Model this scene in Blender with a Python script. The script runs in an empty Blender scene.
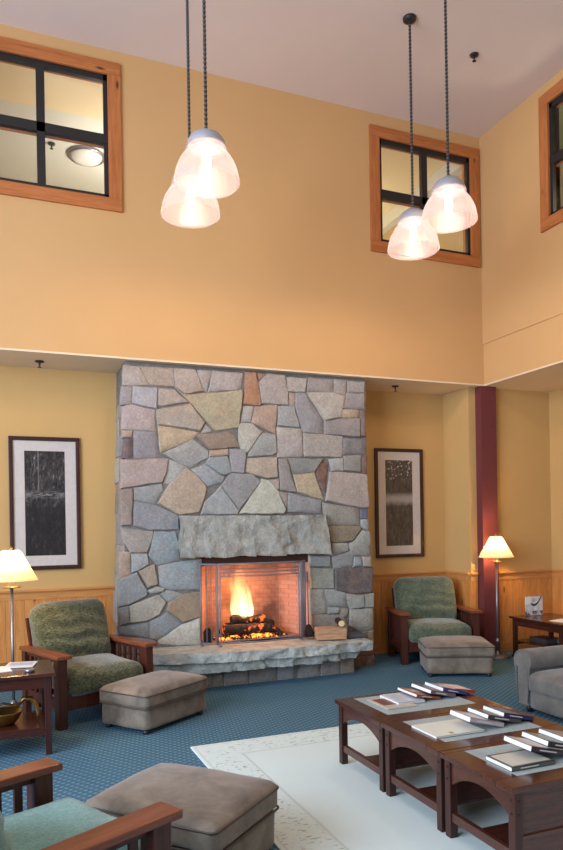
import bpy, bmesh, math, random
from mathutils import Vector, Matrix, noise
PI = math.pi
R = math.radians
C = bpy.context.scene.collection
random.seed(7)

# ------------------------------------------------------------------ helpers
def lin(c):
    return tuple(((v/255)/12.92 if v/255 <= .04045 else ((v/255+.055)/1.055)**2.4) for v in c)

class MB:
    """collects shapes and links them as ONE mesh object"""
    def __init__(self): self.bm = bmesh.new()
    def _add(self, verts, M):
        if M is not None:
            for v in verts: v.co = M @ v.co
    def box(self, c, s, bev=0.0, rot=None, seg=2):
        b = bmesh.new(); bmesh.ops.create_cube(b, size=1)
        for v in b.verts: v.co = Vector((v.co.x*s[0], v.co.y*s[1], v.co.z*s[2]))
        if bev > 0:
            bmesh.ops.bevel(b, geom=b.edges[:], offset=min(bev, min(s)*.45), segments=seg, affect='EDGES', profile=.6)
        M = Matrix.Translation(c)
        if rot is not None: M = M @ rot
        self.merge(b, M); return self
    def bx(self, x0, x1, y0, y1, z0, z1, bev=0.0):
        return self.box(((x0+x1)/2, (y0+y1)/2, (z0+z1)/2), (abs(x1-x0), abs(y1-y0), abs(z1-z0)), bev)
    def merge(self, b, M=None):
        me = bpy.data.meshes.new('t')
        if M is not None: bmesh.ops.transform(b, matrix=M, verts=b.verts)
        b.to_mesh(me); b.free(); self.bm.from_mesh(me); bpy.data.meshes.remove(me)
    def tube(self, pts, r, seg=8, cap=True):
        pts = [Vector(p) for p in pts]; n = len(pts)
        rr = r if isinstance(r, (list, tuple)) else [r]*n
        rings = []
        up = Vector((0, 0, 1))
        t0 = (pts[1]-pts[0]).normalized()
        a = t0.orthogonal().normalized()
        for i, p in enumerate(pts):
            t = ((pts[min(i+1, n-1)]-pts[max(i-1, 0)])).normalized()
            a = (a - t*a.dot(t)); a = a.normalized() if a.length > 1e-6 else t.orthogonal().normalized()
            b = t.cross(a)
            rings.append([self.bm.verts.new(p+(a*math.cos(2*PI*k/seg)+b*math.sin(2*PI*k/seg))*rr[i]) for k in range(seg)])
        for i in range(n-1):
            for k in range(seg):
                self.bm.faces.new((rings[i][k], rings[i][(k+1) % seg], rings[i+1][(k+1) % seg], rings[i+1][k]))
        if cap:
            self.bm.faces.new(rings[0][::-1]); self.bm.faces.new(rings[-1])
        return self
    def lathe(self, prof, seg=32, c=(0, 0, 0), cap=False):
        rings = []
        for r, z in prof:
            rings.append([self.bm.verts.new((c[0]+r*math.cos(2*PI*k/seg), c[1]+r*math.sin(2*PI*k/seg), c[2]+z)) for k in range(seg)])
        for i in range(len(rings)-1):
            for k in range(seg):
                self.bm.faces.new((rings[i][k], rings[i][(k+1) % seg], rings[i+1][(k+1) % seg], rings[i+1][k]))
        if cap:
            self.bm.faces.new(rings[0][::-1]); self.bm.faces.new(rings[-1])
        return self
    def prism(self, pts, y0, y1, M=None):
        """pts in (x,z), counter-clockwise seen from -y, extruded from y0 to y1"""
        b = bmesh.new()
        A = [b.verts.new((x, y0, z)) for x, z in pts]; B = [b.verts.new((x, y1, z)) for x, z in pts]
        b.faces.new(A); b.faces.new(B[::-1])
        for i in range(len(pts)):
            j = (i+1) % len(pts); b.faces.new((A[j], A[i], B[i], B[j]))
        self.merge(b, M); return self
    def pillow(self, w, d, h, r, crown=.0, n=14, M=None, wr=None, side=0.0):
        """soft upholstered block centred on the origin, rounded by r, swollen by crown"""
        b = bmesh.new(); bmesh.ops.create_cube(b, size=2)
        bmesh.ops.subdivide_edges(b, edges=b.edges[:], cuts=n, use_grid_fill=True)
        for v in b.verts:
            u = Vector((v.co.x, v.co.y, v.co.z))
            p = Vector((u.x*w/2, u.y*d/2, u.z*h/2))
            q = Vector((max(-w/2+r, min(w/2-r, p.x)), max(-d/2+r, min(d/2-r, p.y)), max(-h/2+min(r, h*.49), min(h/2-min(r, h*.49), p.z))))
            e = p-q
            if e.length > 1e-6: p = q+e.normalized()*min(r, h*.49 if abs(e.z) > 1e-6 and abs(e.x)+abs(e.y) < 1e-6 else r) if (abs(e.x) > 1e-6)+(abs(e.y) > 1e-6)+(abs(e.z) > 1e-6) > 1 else p
            k = (1-u.x**4)*(1-u.y**4)
            p.z += crown*k*(1 if u.z > 0 else -.2)*abs(u.z)
            if side:
                p.x += side*math.copysign(1, u.x)*abs(u.x)**3*(1-u.y**2)*(1-u.z**2)
                p.y += side*math.copysign(1, u.y)*abs(u.y)**3*(1-u.x**2)*(1-u.z**2)
            if wr: p += wr(u, p)
            v.co = p
        self.merge(b, M); return self
    def build(self, name, mat, parent=None, smooth=False, angle=None):
        me = bpy.data.meshes.new(name)
        bmesh.ops.recalc_face_normals(self.bm, faces=self.bm.faces[:])
        self.bm.to_mesh(me); self.bm.free()
        o = bpy.data.objects.new(name, me); C.objects.link(o)
        if mat is not None: me.materials.append(mat)
        if parent is not None: o.parent = parent
        if smooth or angle:
            for p in me.polygons: p.use_smooth = True
            if angle:
                try: me.set_sharp_from_angle(angle=R(angle))
                except Exception: pass
        return o

def tag(o, label, cat, group=None):
    o['label'] = label; o['category'] = cat
    if group: o['group'] = group
    return o
def thing(name, label, cat, loc=(0, 0, 0), rz=0, group=None):
    o = bpy.data.objects.new(name, None); C.objects.link(o); o.empty_display_size = .1
    o.location = loc; o.rotation_euler = (0, 0, rz)
    return tag(o, label, cat, group)
def struct(o):
    o['kind'] = 'structure'; return o
def copy_tree(o, parent=None):
    c = o.copy(); C.objects.link(c); c.parent = parent
    for ch in [x for x in C.objects if x.parent == o]: copy_tree(ch, c)
    return c

# ------------------------------------------------------------------ materials
class NT:
    def __init__(self, name):
        self.m = bpy.data.materials.new(name); self.m.use_nodes = True
        self.t = self.m.node_tree; self.n = self.t.nodes; self.l = self.t.links
        self.b = self.n['Principled BSDF']; self.out = self.n['Material Output']
        self.co = None
    def obj(self):
        if not self.co: self.co = self.n.new('ShaderNodeTexCoord')
        return self.co.outputs['Object']
    def mapping(self, scale=(1, 1, 1), rot=(0, 0, 0), src=None):
        m = self.n.new('ShaderNodeMapping'); m.inputs['Scale'].default_value = scale; m.inputs['Rotation'].default_value = rot
        self.l.new(src or self.obj(), m.inputs['Vector']); return m.outputs[0]
    def noise(self, scale, detail=3, vec=None, rough=.55, dist=0):
        x = self.n.new('ShaderNodeTexNoise'); x.inputs['Scale'].default_value = scale; x.inputs['Detail'].default_value = detail
        x.inputs['Roughness'].default_value = rough; x.inputs['Distortion'].default_value = dist
        self.l.new(vec or self.obj(), x.inputs['Vector']); return x.outputs['Fac']
    def vor(self, scale, feature='F1', vec=None):
        x = self.n.new('ShaderNodeTexVoronoi'); x.feature = feature; x.inputs['Scale'].default_value = scale
        self.l.new(vec or self.obj(), x.inputs['Vector']); return x
    def ramp(self, fac, stops, interp='LINEAR'):
        r = self.n.new('ShaderNodeValToRGB'); r.color_ramp.interpolation = interp
        e = r.color_ramp.elements
        while len(e) < len(stops): e.new(.5)
        for i, (p, c) in enumerate(stops):
            e[i].position = p; e[i].color = (*lin(c), 1) if not isinstance(c, float) else (c, c, c, 1)
        self.l.new(fac, r.inputs['Fac']); return r.outputs['Color']
    def mix(self, a, b, fac, mode='MIX'):
        m = self.n.new('ShaderNodeMix'); m.data_type = 'RGBA'; m.blend_type = mode
        for s, v, isf in ((m.inputs[0], fac, True), (m.inputs[6], a, False), (m.inputs[7], b, False)):
            if hasattr(v, 'is_linked') or isinstance(v, bpy.types.NodeSocket): self.l.new(v, s)
            elif isinstance(v, (int, float)): s.default_value = v if isf else (v, v, v, 1)
            else: s.default_value = (*lin(v), 1)
        return m.outputs[2]
    def math(self, op, a, b=None, clamp=False):
        m = self.n.new('ShaderNodeMath'); m.operation = op; m.use_clamp = clamp
        for i, v in enumerate((a, b)):
            if v is None: continue
            if isinstance(v, (int, float)): m.inputs[i].default_value = v
            else: self.l.new(v, m.inputs[i])
        return m.outputs[0]
    def sep(self, vec=None):
        s = self.n.new('ShaderNodeSeparateXYZ'); self.l.new(vec or self.obj(), s.inputs[0]); return s.outputs
    def bump(self, h, strength=.3, dist=.01):
        b = self.n.new('ShaderNodeBump'); b.inputs['Strength'].default_value = strength; b.inputs['Distance'].default_value = dist
        self.l.new(h, b.inputs['Height']); self.l.new(b.outputs[0], self.b.inputs['Normal']); return self
    def color(self, c):
        if isinstance(c, bpy.types.NodeSocket): self.l.new(c, self.b.inputs['Base Color'])
        else: self.b.inputs['Base Color'].default_value = (*lin(c), 1)
        return self
    def set(self, rough=None, metal=None, spec=None, **k):
        if rough is not None: self.b.inputs['Roughness'].default_value = rough
        if metal is not None: self.b.inputs['Metallic'].default_value = metal
        if spec is not None: self.b.inputs['Specular IOR Level'].default_value = spec
        for a, v in k.items(): self.b.inputs[a.replace('_', ' ')].default_value = v
        return self

def paint(name, c, rough=.75, bump=.05):
    t = NT(name); n = t.noise(1.3, 3)
    t.color(t.mix(c, tuple(min(255, v*1.04) for v in c), n)); t.set(rough=rough, spec=.25)
    t.bump(t.noise(160, 3), bump, .002); return t.m
def wood(name, dark, light, axis=0, rough=.35, sc=1.0, knots=False, coat=0.0):
    t = NT(name); s = [14*sc]*3; s[axis] = 1.1*sc
    v = t.mapping(tuple(s)); n1 = t.noise(2.2, 5, v, .6, .6); n2 = t.noise(9, 3, v)
    f = t.mix(n1, n2, .35)
    c = t.ramp(f, [(.32, dark), (.62, light)])
    if knots:
        w = t.mapping(tuple(1.6 if i == axis else 5 for i in range(3)))
        k = t.vor(1.3, 'F1', w)
        kf = t.ramp(k.outputs['Distance'], [(.04, 0.0), (.13, 1.0)])
        c = t.mix(tuple(v*.45 for v in dark), c, kf)
    t.color(c); t.set(rough=rough, spec=.4); t.bump(n1, .12, .004)
    if coat: t.b.inputs['Coat Weight'].default_value = coat; t.b.inputs['Coat Roughness'].default_value = .15
    return t.m
def plain(name, c, rough=.5, metal=0, spec=.5, emit=None, es=0):
    t = NT(name); n = t.noise(25, 2)
    t.color(t.mix(c, tuple(v*.92 for v in c), n)); t.set(rough=rough, metal=metal, spec=spec)
    if emit: t.b.inputs['Emission Color'].default_value = (*lin(emit), 1); t.b.inputs['Emission Strength'].default_value = es
    return t.m
def leather(name, c, c2):
    t = NT(name); n = t.noise(5, 5, None, .65, .4)
    t.color(t.ramp(n, [(.3, c2), (.7, c)])); t.set(rough=.62, spec=.3, Sheen_Weight=.25)
    t.bump(t.math('ADD', t.noise(9, 3), t.math('MULTIPLY', t.noise(220, 2), .25)), .35, .008); return t.m
def chenille(name, c, c2, sc=1.0):
    t = NT(name); v = t.mapping((1, 1, 2.2)); n = t.noise(38*sc, 4, v, .7, .8); n2 = t.noise(7, 3)
    t.color(t.mix(t.ramp(n, [(.36, c2), (.64, c)]), tuple(x*.8 for x in c2), t.ramp(n2, [(.45, 0.0), (.8, .6)])))
    t.set(rough=.95, spec=.1, Sheen_Weight=.5); t.bump(t.noise(60*sc, 3, v), .6, .012); return t.m

M = {}
M['wall_up'] = paint('ochre_paint', (202, 158, 106))
M['wall_low'] = paint('wheat_paint', (200, 160, 102))
M['ceiling'] = paint('ceiling_paint', (214, 196, 186))
M['soffit'] = paint('soffit_paint', (222, 200, 172))
M['pine'] = wood('pine', (184, 114, 54), (220, 152, 82), 2, .45, 1.0, True)
M['pine_x'] = wood('pine_rail', (184, 116, 58), (214, 150, 84), 0, .45)
M['casing'] = wood('fir_casing', (158, 86, 42), (192, 118, 64), 0, .45, .7, True)
M['casing_z'] = wood('fir_casing_upright', (158, 86, 42), (192, 118, 64), 2, .45, .7, True)
M['cherry'] = wood('dark_cherry', (46, 22, 18), (82, 42, 30), 0, .24, 1.0, False, .4)
M['cherry_y'] = wood('dark_cherry_side', (52, 26, 20), (84, 44, 32), 1, .28, 1.0, False, .3)
M['cherry_z'] = wood('dark_cherry_leg', (42, 22, 19), (72, 38, 30), 2, .35)
M['oak_y'] = wood('chair_oak_arm', (96, 46, 28), (140, 76, 48), 1, .35, 1.2, False, .2)
M['oak_z'] = wood('chair_oak_post', (54, 26, 20), (86, 44, 32), 2, .4)
M['leather_brown'] = leather('taupe_leather', (142, 130, 114), (88, 76, 64))
M['leather_grey'] = leather('grey_leather', (124, 121, 115), (90, 87, 83))
M['piping'] = plain('leather_welt', (84, 70, 62), .6)
M['green'] = chenille('olive_chenille', (112, 116, 84), (38, 42, 30))
M['bluegreen'] = chenille('sage_chenille', (114, 124, 98), (62, 72, 60))
M['daylit_green'] = chenille('daylit_chenille', (140, 194, 190), (104, 160, 160), 1.6)  # green chenille with the cool daylight tint put into its colour
M['steel'] = plain('brushed_steel', (150, 150, 155), .35, .8)
M['silver'] = plain('silver_cap_paint', (176, 176, 184), .45, .3)
M['iron'] = plain('black_iron', (40, 36, 38), .5, .4)
M['pewter'] = plain('pewter_iron', (122, 126, 138), .45, .2)
M['brass'] = plain('aged_brass', (170, 130, 70), .3, .9)
M['black'] = plain('bronze_black', (34, 30, 30), .5)
M['paper'] = plain('paper', (236, 236, 232), .8)
M['char'] = plain('charred_bark', (38, 28, 24), .95)
M['maroon'] = plain('maroon_steel_paint', (116, 58, 58), .6, 0, .25)
M['white'] = plain('white_enamel', (232, 230, 226), .4)

def m_carpet():
    t = NT('blue_carpet'); v = t.mapping((1, 1, 1), (0, 0, R(12)))
    x, y, z = t.sep(v)
    k = 2*PI/.062
    a = t.math('SINE', t.math('MULTIPLY', x, k)); b = t.math('SINE', t.math('MULTIPLY', y, k))
    p = t.math('MULTIPLY', a, b)
    n = t.noise(260, 2); 
    f = t.math('ADD', p, t.math('MULTIPLY', t.math('SUBTRACT', n, .5), 1.4))
    c = t.ramp(f, [(-.0, (66, 102, 124)), (.8, (112, 144, 156))])
    c = t.mix(c, (80, 112, 132), t.ramp(t.noise(1.2, 3), [(.35, 0.0), (.9, .45)]))
    t.color(c); t.set(rough=.95, spec=.1); t.bump(f, .5, .004); return t.m
M['carpet'] = m_carpet()

def m_rug(x0, x1, y0, y1, bw):
    t = NT('cream_rug'); x, y, z = t.sep()
    dx = t.math('MINIMUM', t.math('SUBTRACT', x, x0), t.math('SUBTRACT', x1, x))
    dy = t.math('MINIMUM', t.math('SUBTRACT', y, y0), t.math('SUBTRACT', y1, y))
    d = t.math('MINIMUM', dx, dy)
    nn = t.noise(5.5, 2, None, .5, 1.2)
    line = t.ramp(t.math('ABSOLUTE', t.math('SUBTRACT', nn, .5)), [(.010, 1.0), (.03, 0.0)])
    nb = t.noise(4.2, 1, t.mapping((1, 1, 1), (0, 0, 1)), .5, 2.2)
    line2 = t.ramp(t.math('ABSOLUTE', t.math('SUBTRACT', nb, .47)), [(.008, 1.0), (.024, 0.0)])
    line = t.math('MAXIMUM', line, line2)
    inb = t.math('MULTIPLY', t.math('GREATER_THAN', d, .035), t.math('LESS_THAN', d, bw-.03))
    edge = t.math('MAXIMUM', t.ramp(t.math('ABSOLUTE', t.math('SUBTRACT', d, bw-.015)), [(.005, 1.0), (.012, 0.0)]),
                  t.ramp(t.math('ABSOLUTE', t.math('SUBTRACT', d, .03)), [(.003, 1.0), (.008, 0.0)]))
    dash = t.ramp(t.noise(1.0, 2, t.mapping((20, 52, 1), (0, 0, .4))), [(.56, 0.0), (.62, 1.0)])
    zone = t.ramp(t.math('ABSOLUTE', t.math('SUBTRACT', nn, .5)), [(.02, 1.0), (.09, .15)])
    line = t.math('MULTIPLY', dash, zone)
    f = t.math('MAXIMUM', t.math('MULTIPLY', line, inb), t.math('MULTIPLY', edge, .35))
    base = t.mix((214, 230, 228), (206, 222, 220), t.noise(2, 3))
    t.color(t.mix(base, (132, 132, 116), t.math('MULTIPLY', f, .75)))
    t.set(rough=.95, spec=.1)
    t.bump(t.math('SUBTRACT', t.math('MULTIPLY', t.noise(240, 2), .35), f), .5, .006); return t.m

def m_stone():
    t = NT('fieldstone'); a = t.n.new('ShaderNodeAttribute'); a.attribute_name = 'Col'
    n = t.noise(6, 6, None, .65, .5); n2 = t.noise(26, 4, None, .7)
    c = t.mix(a.outputs['Color'], t.ramp(n, [(.3, .38), (.7, .64)]), .5, 'OVERLAY')
    c = t.mix(c, (176, 132, 98), t.ramp(t.noise(3.1, 5, t.mapping((1, 1, 1), (1, 2, 3)), .6), [(.56, 0.0), (.74, .35)]))
    c = t.mix(c, t.ramp(n2, [(.3, .38), (.7, .62)]), .35, 'OVERLAY')
    c = t.mix(c, (150, 138, 128), t.ramp(t.noise(11, 6, None, .7), [(.42, 0.0), (.64, .4)]))
    c = t.mix(c, t.ramp(t.noise(48, 3, None, .8), [(.32, .30), (.68, .70)]), .5, 'OVERLAY')
    t.color(c); t.set(rough=.85, spec=.25)
    t.bump(t.math('ADD', t.noise(9, 6, None, .65), t.math('MULTIPLY', n2, .3)), .55, .03); return t.m
M['stone'] = m_stone()
def rock(name, a, b, s=8):
    t = NT(name); n = t.noise(s, 7, None, .7, .3)
    t.color(t.mix(t.ramp(n, [(.3, b), (.7, a)]), t.ramp(t.noise(70, 2), [(.3, .35), (.7, .65)]), .4, 'OVERLAY'))
    t.set(rough=.9, spec=.2); t.bump(t.math('ADD', t.noise(14, 7, None, .7), t.math('MULTIPLY', t.noise(50, 3), .4)), .8, .03); return t.m
M['granite'] = rock('granite', (186, 184, 174), (140, 140, 132))
M['hearth'] = rock('hearth_granite', (208, 210, 202), (150, 154, 148))
M['mortar'] = rock('mortar', (138, 134, 128), (106, 102, 98), 20)
M['slate'] = rock('pale_slate_inset', (170, 184, 184), (146, 160, 162), 5)
M['slate'].node_tree.nodes['Principled BSDF'].inputs['Roughness'].default_value = .4
for nd in M['slate'].node_tree.nodes:
    if nd.type == 'BUMP': nd.inputs['Strength'].default_value = .06
M['firebrick'] = None
def m_brick():
    t = NT('firebrick'); b = t.n.new('ShaderNodeTexBrick')
    v = t.mapping((1, 1, 1), (R(90), 0, 0)); t.l.new(v, b.inputs['Vector'])
    b.inputs['Scale'].default_value = 5; b.inputs['Color1'].default_value = (*lin((190, 150, 128)), 1)
    b.inputs['Color2'].default_value = (*lin((182, 134, 114)), 1); b.inputs['Mortar'].default_value = (*lin((150, 118, 104)), 1)
    b.inputs['Mortar Size'].default_value = .012
    soot = t.ramp(t.noise(2.5, 3), [(.46, 0.0), (.66, .75)])
    t.color(t.mix(b.outputs['Color'], (60, 42, 36), soot)); t.set(rough=.9); return t.m
M['firebrick'] = m_brick()
M['soot'] = plain('sooty_brick', (70, 48, 40), .95)
def m_emit(name, c, s):
    t = NT(name); t.color((0, 0, 0)); t.b.inputs['Emission Color'].default_value = (*lin(c), 1); t.b.inputs['Emission Strength'].default_value = s
    t.set(rough=1, spec=0); return t.m
M['bulb'] = m_emit('hot_bulb', (255, 236, 224), 9)
def m_shade(name, col, emc, es, trans=.12, k=1.0):
    m = bpy.data.materials.new(name); m.use_nodes = True; n = m.node_tree.nodes; l = m.node_tree.links; n.clear()
    o = n.new('ShaderNodeOutputMaterial'); tr = n.new('ShaderNodeBsdfTransparent'); tl = n.new('ShaderNodeBsdfTranslucent')
    df = n.new('ShaderNodeBsdfPrincipled'); df.inputs['Base Color'].default_value = (*[v*k for v in lin(col)], 1); df.inputs['Roughness'].default_value = .4
    df.inputs['Emission Color'].default_value = (*lin(emc), 1); df.inputs['Emission Strength'].default_value = es
    tl.inputs['Color'].default_value = (*[v*k for v in lin(col)], 1)
    a = n.new('ShaderNodeMixShader'); a.inputs[0].default_value = .5; b = n.new('ShaderNodeMixShader'); b.inputs[0].default_value = trans
    l.new(df.outputs[0], a.inputs[1]); l.new(tl.outputs[0], a.inputs[2]); l.new(a.outputs[0], b.inputs[1]); l.new(tr.outputs[0], b.inputs[2])
    l.new(b.outputs[0], o.inputs[0]); return m
M['glass_shade'] = m_shade('frosted_prismatic_glass', (250, 232, 232), (255, 214, 218), .85, .33, .14)
M['lampshade'] = m_shade('pleated_paper_shade', (250, 234, 200), (255, 224, 165), .27, .0, .62)
def m_glass():
    m = bpy.data.materials.new('window_glass'); m.use_nodes = True; n = m.node_tree.nodes; l = m.node_tree.links; n.clear()
    o = n.new('ShaderNodeOutputMaterial'); tr = n.new('ShaderNodeBsdfTransparent'); g = n.new('ShaderNodeBsdfGlossy'); g.inputs['Roughness'].default_value = .02
    lw = n.new('ShaderNodeLayerWeight'); pw = n.new('ShaderNodeMath'); pw.operation = 'POWER'; pw.inputs[1].default_value = 4; l.new(lw.outputs['Facing'], pw.inputs[0])
    f = n.new('ShaderNodeMath'); f.operation = 'MULTIPLY_ADD'; f.inputs[1].default_value = .55; f.inputs[2].default_value = .035; l.new(pw.outputs[0], f.inputs[0]); x = n.new('ShaderNodeMixShader')
    l.new(f.outputs[0], x.inputs[0]); l.new(tr.outputs[0], x.inputs[1]); l.new(g.outputs[0], x.inputs[2]); l.new(x.outputs[0], o.inputs[0]); return m
M['glass'] = m_glass()

# ------------------------------------------------------------------ room measures (metres)
YU, XU = 6.95, 5.526          # planes of the upper back and upper right walls
ZC, ZS = 6.37, 3.315          # high ceiling, soffit
YR, XR, YB = 7.62, 6.63, 7.04 # recess wall, lower right wall, lower back wall right of the column
XRET = 5.39
XL, YN = -4.5, -3.5           # how far the room goes to the left and behind

def wall_grid(mb, u0, u1, z0, z1, holes, emit):
    us = sorted({u0, u1, *[h[0] for h in holes], *[h[1] for h in holes]}); zs = sorted({z0, z1, *[h[2] for h in holes], *[h[3] for h in holes]})
    for a, b in zip(us, us[1:]):
        for c, d in zip(zs, zs[1:]):
            if any(h[0] <= a and b <= h[1] and h[2] <= c and d <= h[3] for h in holes): continue
            emit(mb, a, b, c, d)
# window openings (outer edge of casing): measured
W1 = (-.363, 1.143, 4.766, 6.236); W2 = (3.96, 5.478, 4.765, 6.215); W3 = (4.39, 5.91, 4.78, 6.25)
ci = .125
hole = lambda w: (w[0]+ci, w[1]-ci, w[2]+ci, w[3]-ci)
mb = MB()
wall_grid(mb, XL, XU+.01, ZS+.018, ZC+.1, [hole(W1), hole(W2)], lambda m, a, b, c, d: m.bx(a, b, YU, YU+.14, c, d))
struct(mb.build('wall_back', M['wall_up']))
mb = MB()
wall_grid(mb, YN, YU+.13, 3.825, ZC+.1, [hole(W3)], lambda m, a, b, c, d: m.bx(XU-.012, XU+.13, a, b, c, d))
struct(mb.build('wall_right', M['wall_up']))
struct(MB().bx(XU, XU+.13, YN, YU+.13, ZS+.018, 3.825).build('wall_right_band', M['wall_up']))
struct(MB().bx(XL-.1, XU+.15, YN, YU+.14, ZC, ZC+.1).build('ceiling', M['ceiling']))
mb = MB(); mb.bx(XL, XR+.1, YU-.001, YR+.1, ZS, ZS+.018); mb.bx(XU-.001, XR+.1, YN, YU-.001, ZS, ZS+.018)
struct(mb.build('ceiling_soffit', M['soffit']))
mb = MB(); mb.bx(XL-.1, XR+.1, YN, YR+.1, -.06, 0)
struct(mb.build('floor', M['carpet']))
mb = MB(); mb.bx(XL, XRET, YR, YR+.1, 0, ZS)
struct(mb.build('wall_back_recess', M['wall_low']))
mb = MB(); mb.bx(XRET, XU+.02, YB+.05, YR+.1, 0, ZS); mb.bx(XU-.02, XR+.1, YB, YB+.1, 0, ZS)
struct(mb.build('wall_back_lower', M['wall_low']))
struct(MB().bx(XR, XR+.1, YN, YB+.1, 0, ZS).build('wall_right_lower', M['wall_low']))
struct(MB().bx(XL-.1, XL, YN, YR+.1, 0, ZC).build('wall_left', M['wall_up']))

# wainscot: boards, cap, rail and base along straight runs
def wainscot(n, p0, p1, d):
    """run from p0 to p1 (plan), d = unit normal into the room"""
    p0, p1 = Vector((*p0, 0)), Vector((*p1, 0)); L = (p1-p0).length; t = (p1-p0).normalized(); nn = Vector((*d, 0))
    Mx = Matrix.Translation(p0) @ Matrix(((t.x, nn.x, 0, 0), (t.y, nn.y, 0, 0), (0, 0, 1, 0), (0, 0, 0, 1)))
    def add(name, mat, boxes):
        mb = MB(); b = MB()
        for x0, x1, y0, y1, z0, z1, bv in boxes: b.bx(x0, x1, y0, y1, z0, z1, bv)
        bmesh.ops.transform(b.bm, matrix=Mx, verts=b.bm.verts)
        b2 = b.bm; me = bpy.data.meshes.new('x'); b2.to_mesh(me); b2.free(); mb.bm.from_mesh(me); bpy.data.meshes.remove(me)
        return mb.build(name, mat)
    w = .092; k = int(L/w)+1; bs = [(i*w+.001, min(L, (i+1)*w-.001), .004, .018, .10, .93, .004) for i in range(k) if i*w+.01 < L]
    o = struct(add('wainscot', M['pine'], bs+[(0, L, 0, .008, 0, 1.0, 0)]))
    struct(add('trim_%d' % n, M['pine_x'], [(0, L, 0, .05, .985, 1.008, .006), (0, L, 0, .026, .905, .987, .003)]))
    struct(add('baseboard_%s' % 'left recess return column corner right'.split()[n-1], M['pine_x'], [(0, L, 0, .026, 0, .12, .004)]))
wainscot(1, (XL, YR), (1.10, YR), (0, -1))
wainscot(2, (3.95, YR), (XRET, YR), (0, -1))
wainscot(3, (XRET, YR-.02), (XRET, YB+.05), (-1, 0))
wainscot(4, (XRET-.02, YB+.05), (5.475, YB+.05), (0, -1))
wainscot(5, (5.715, YB), (XR, YB), (0, -1))
wainscot(6, (XR, YB-.02), (XR, YN+.1), (-1, 0))

# upper windows
def window(n, w, plane, right=False, mull=None, hz=None):
    """w = outer casing (u0,u1,z0,z1); built in the plane y=0 facing -y"""
    if right: loc = (XU-.012, 0, 0); rz = -PI/2
    else: loc = (0, plane, 0); rz = 0
    u0, u1, z0, z1 = w
    if right: u0, u1 = -w[1], -w[0]
    e = bpy.data.objects.new('window_%d' % n, None); C.objects.link(e); e.location = loc; e.rotation_euler = (0, 0, rz); e['kind'] = 'structure'
    c = ci
    m = MB(); m.bx(u0, u1, -.03, .0, z1-c, z1, .004); m.bx(u0, u1, -.03, 0, z0, z0+c, .004); m.bx(u0+c, u1-c, 0, .14, z0+c-.02, z0+c); m.bx(u0+c, u1-c, 0, .14, z1-c, z1-c+.02)
    m.build('casing_rail', M['casing'], e)
    m = MB(); m.bx(u0, u0+c, -.03, 0, z0+c, z1-c, .004); m.bx(u1-c, u1, -.03, 0, z0+c, z1-c, .004); m.bx(u0+c-.02, u0+c, 0, .14, z0+c, z1-c); m.bx(u1-c, u1-c+.02, 0, .14, z0+c, z1-c)
    m.build('casing_stile', M['casing_z'], e)
    a0, a1, b0, b1 = u0+c, u1-c, z0+c, z1-c; f = .038
    m = MB(); m.bx(a0, a1, .0, .045, b0, b0+f); m.bx(a0, a1, .0, .045, b1-f-.02, b1); m.bx(a0, a0+f, .0, .045, b0, b1); m.bx(a1-f, a1, .0, .045, b0, b1)
    for u in mull: m.bx(u-.038, u+.038, -.004, .05, b0, b1)
    m.bx(a0, a1, -.004, .05, hz-.045, hz+.045)
    sash = m.build('sash', M['black'], e)
    MB().bx(a0, a1, .020, .026, b0, b1).build('pane', M['glass'], sash)
    m = MB(); m.bx(a0, a1, .051, .11, hz-.04, hz+.04); m.bx(a0, a1, .06, .13, b1-.02, b1)
    m.build('muntin_backing', M['casing'], e)
window(1, W1, YU, mull=[.39], hz=5.475)
window(2, W2, YU, mull=[4.705], hz=5.46)
window(3, W3, 0, True, mull=[-5.15], hz=5.50)

# rooms seen through the upper windows
M['cream'] = paint('cream_paint', (232, 216, 176)); M['offwhite'] = paint('offwhite_paint', (214, 216, 206)); M['greenish'] = paint('sage_paint', (150, 160, 116))
mb = MB(); mb.bx(-1.6, 2.6, 7.09, 8.05, 6.3, 6.36)
struct(mb.build('ceiling_hallway', M['cream']))
mb = MB(); mb.bx(-1.6, 2.6, 8.05, 10.5, 6.3, 6.36)
struct(mb.build('ceiling_hallway_far', M['offwhite']))
mb = MB(); mb.bx(-1.6, 2.6, 10.5, 10.6, 4.3, 6.36); mb.bx(-1.7, -1.6, 7.09, 10.6, 4.3, 6.36); mb.bx(2.6, 2.7, 7.09, 10.6, 4.3, 6.36)
struct(mb.build('wall_hallway', M['cream']))
struct(MB().bx(2.7, 8.5, 7.09, 10.6, 6.3, 6.36).build('ceiling_landing', M['cream']))
mb = MB(); mb.bx(2.7, 8.5, 10.5, 10.6, 4.3, 6.36); mb.bx(2.7, 2.75, 7.09, 10.6, 4.3, 6.3)
struct(mb.build('wall_landing', M['cream']))
M['tan'] = paint('tan_paint', (196, 170, 120))
struct(MB().bx(5.52, 5.6, 7.09, 10.5, 4.3, 6.3).build('wall_landing_side', M['tan']))
struct(MB().bx(5.40, 5.52, 7.09, 10.5, 6.12, 6.3).build('ceiling_beam', M['offwhite']))
mb = MB(); mb.bx(7.3, 7.4, 3.0, 7.04, 4.3, 6.4); mb.bx(XU+.13, 7.4, 3.0, 7.04, 6.4, 6.46)
struct(mb.build('wall_side_room', M['greenish']))
m = MB(); m.lathe([(.0, -.085), (.10, -.08), (.17, -.055), (.2, -.02), (.205, 0)], 40)
t = thing('ceiling_light', 'round white dome ceiling light seen through the upper left window', 'ceiling light', (1.03, 8.87, 6.3))
m.build('dome', M['white'], t, True)
MB().lathe([(.205, 0), (.225, -.005), (.225, -.03), (.2, -.035)], 40).build('ring', M['steel'], t, True)

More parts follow.
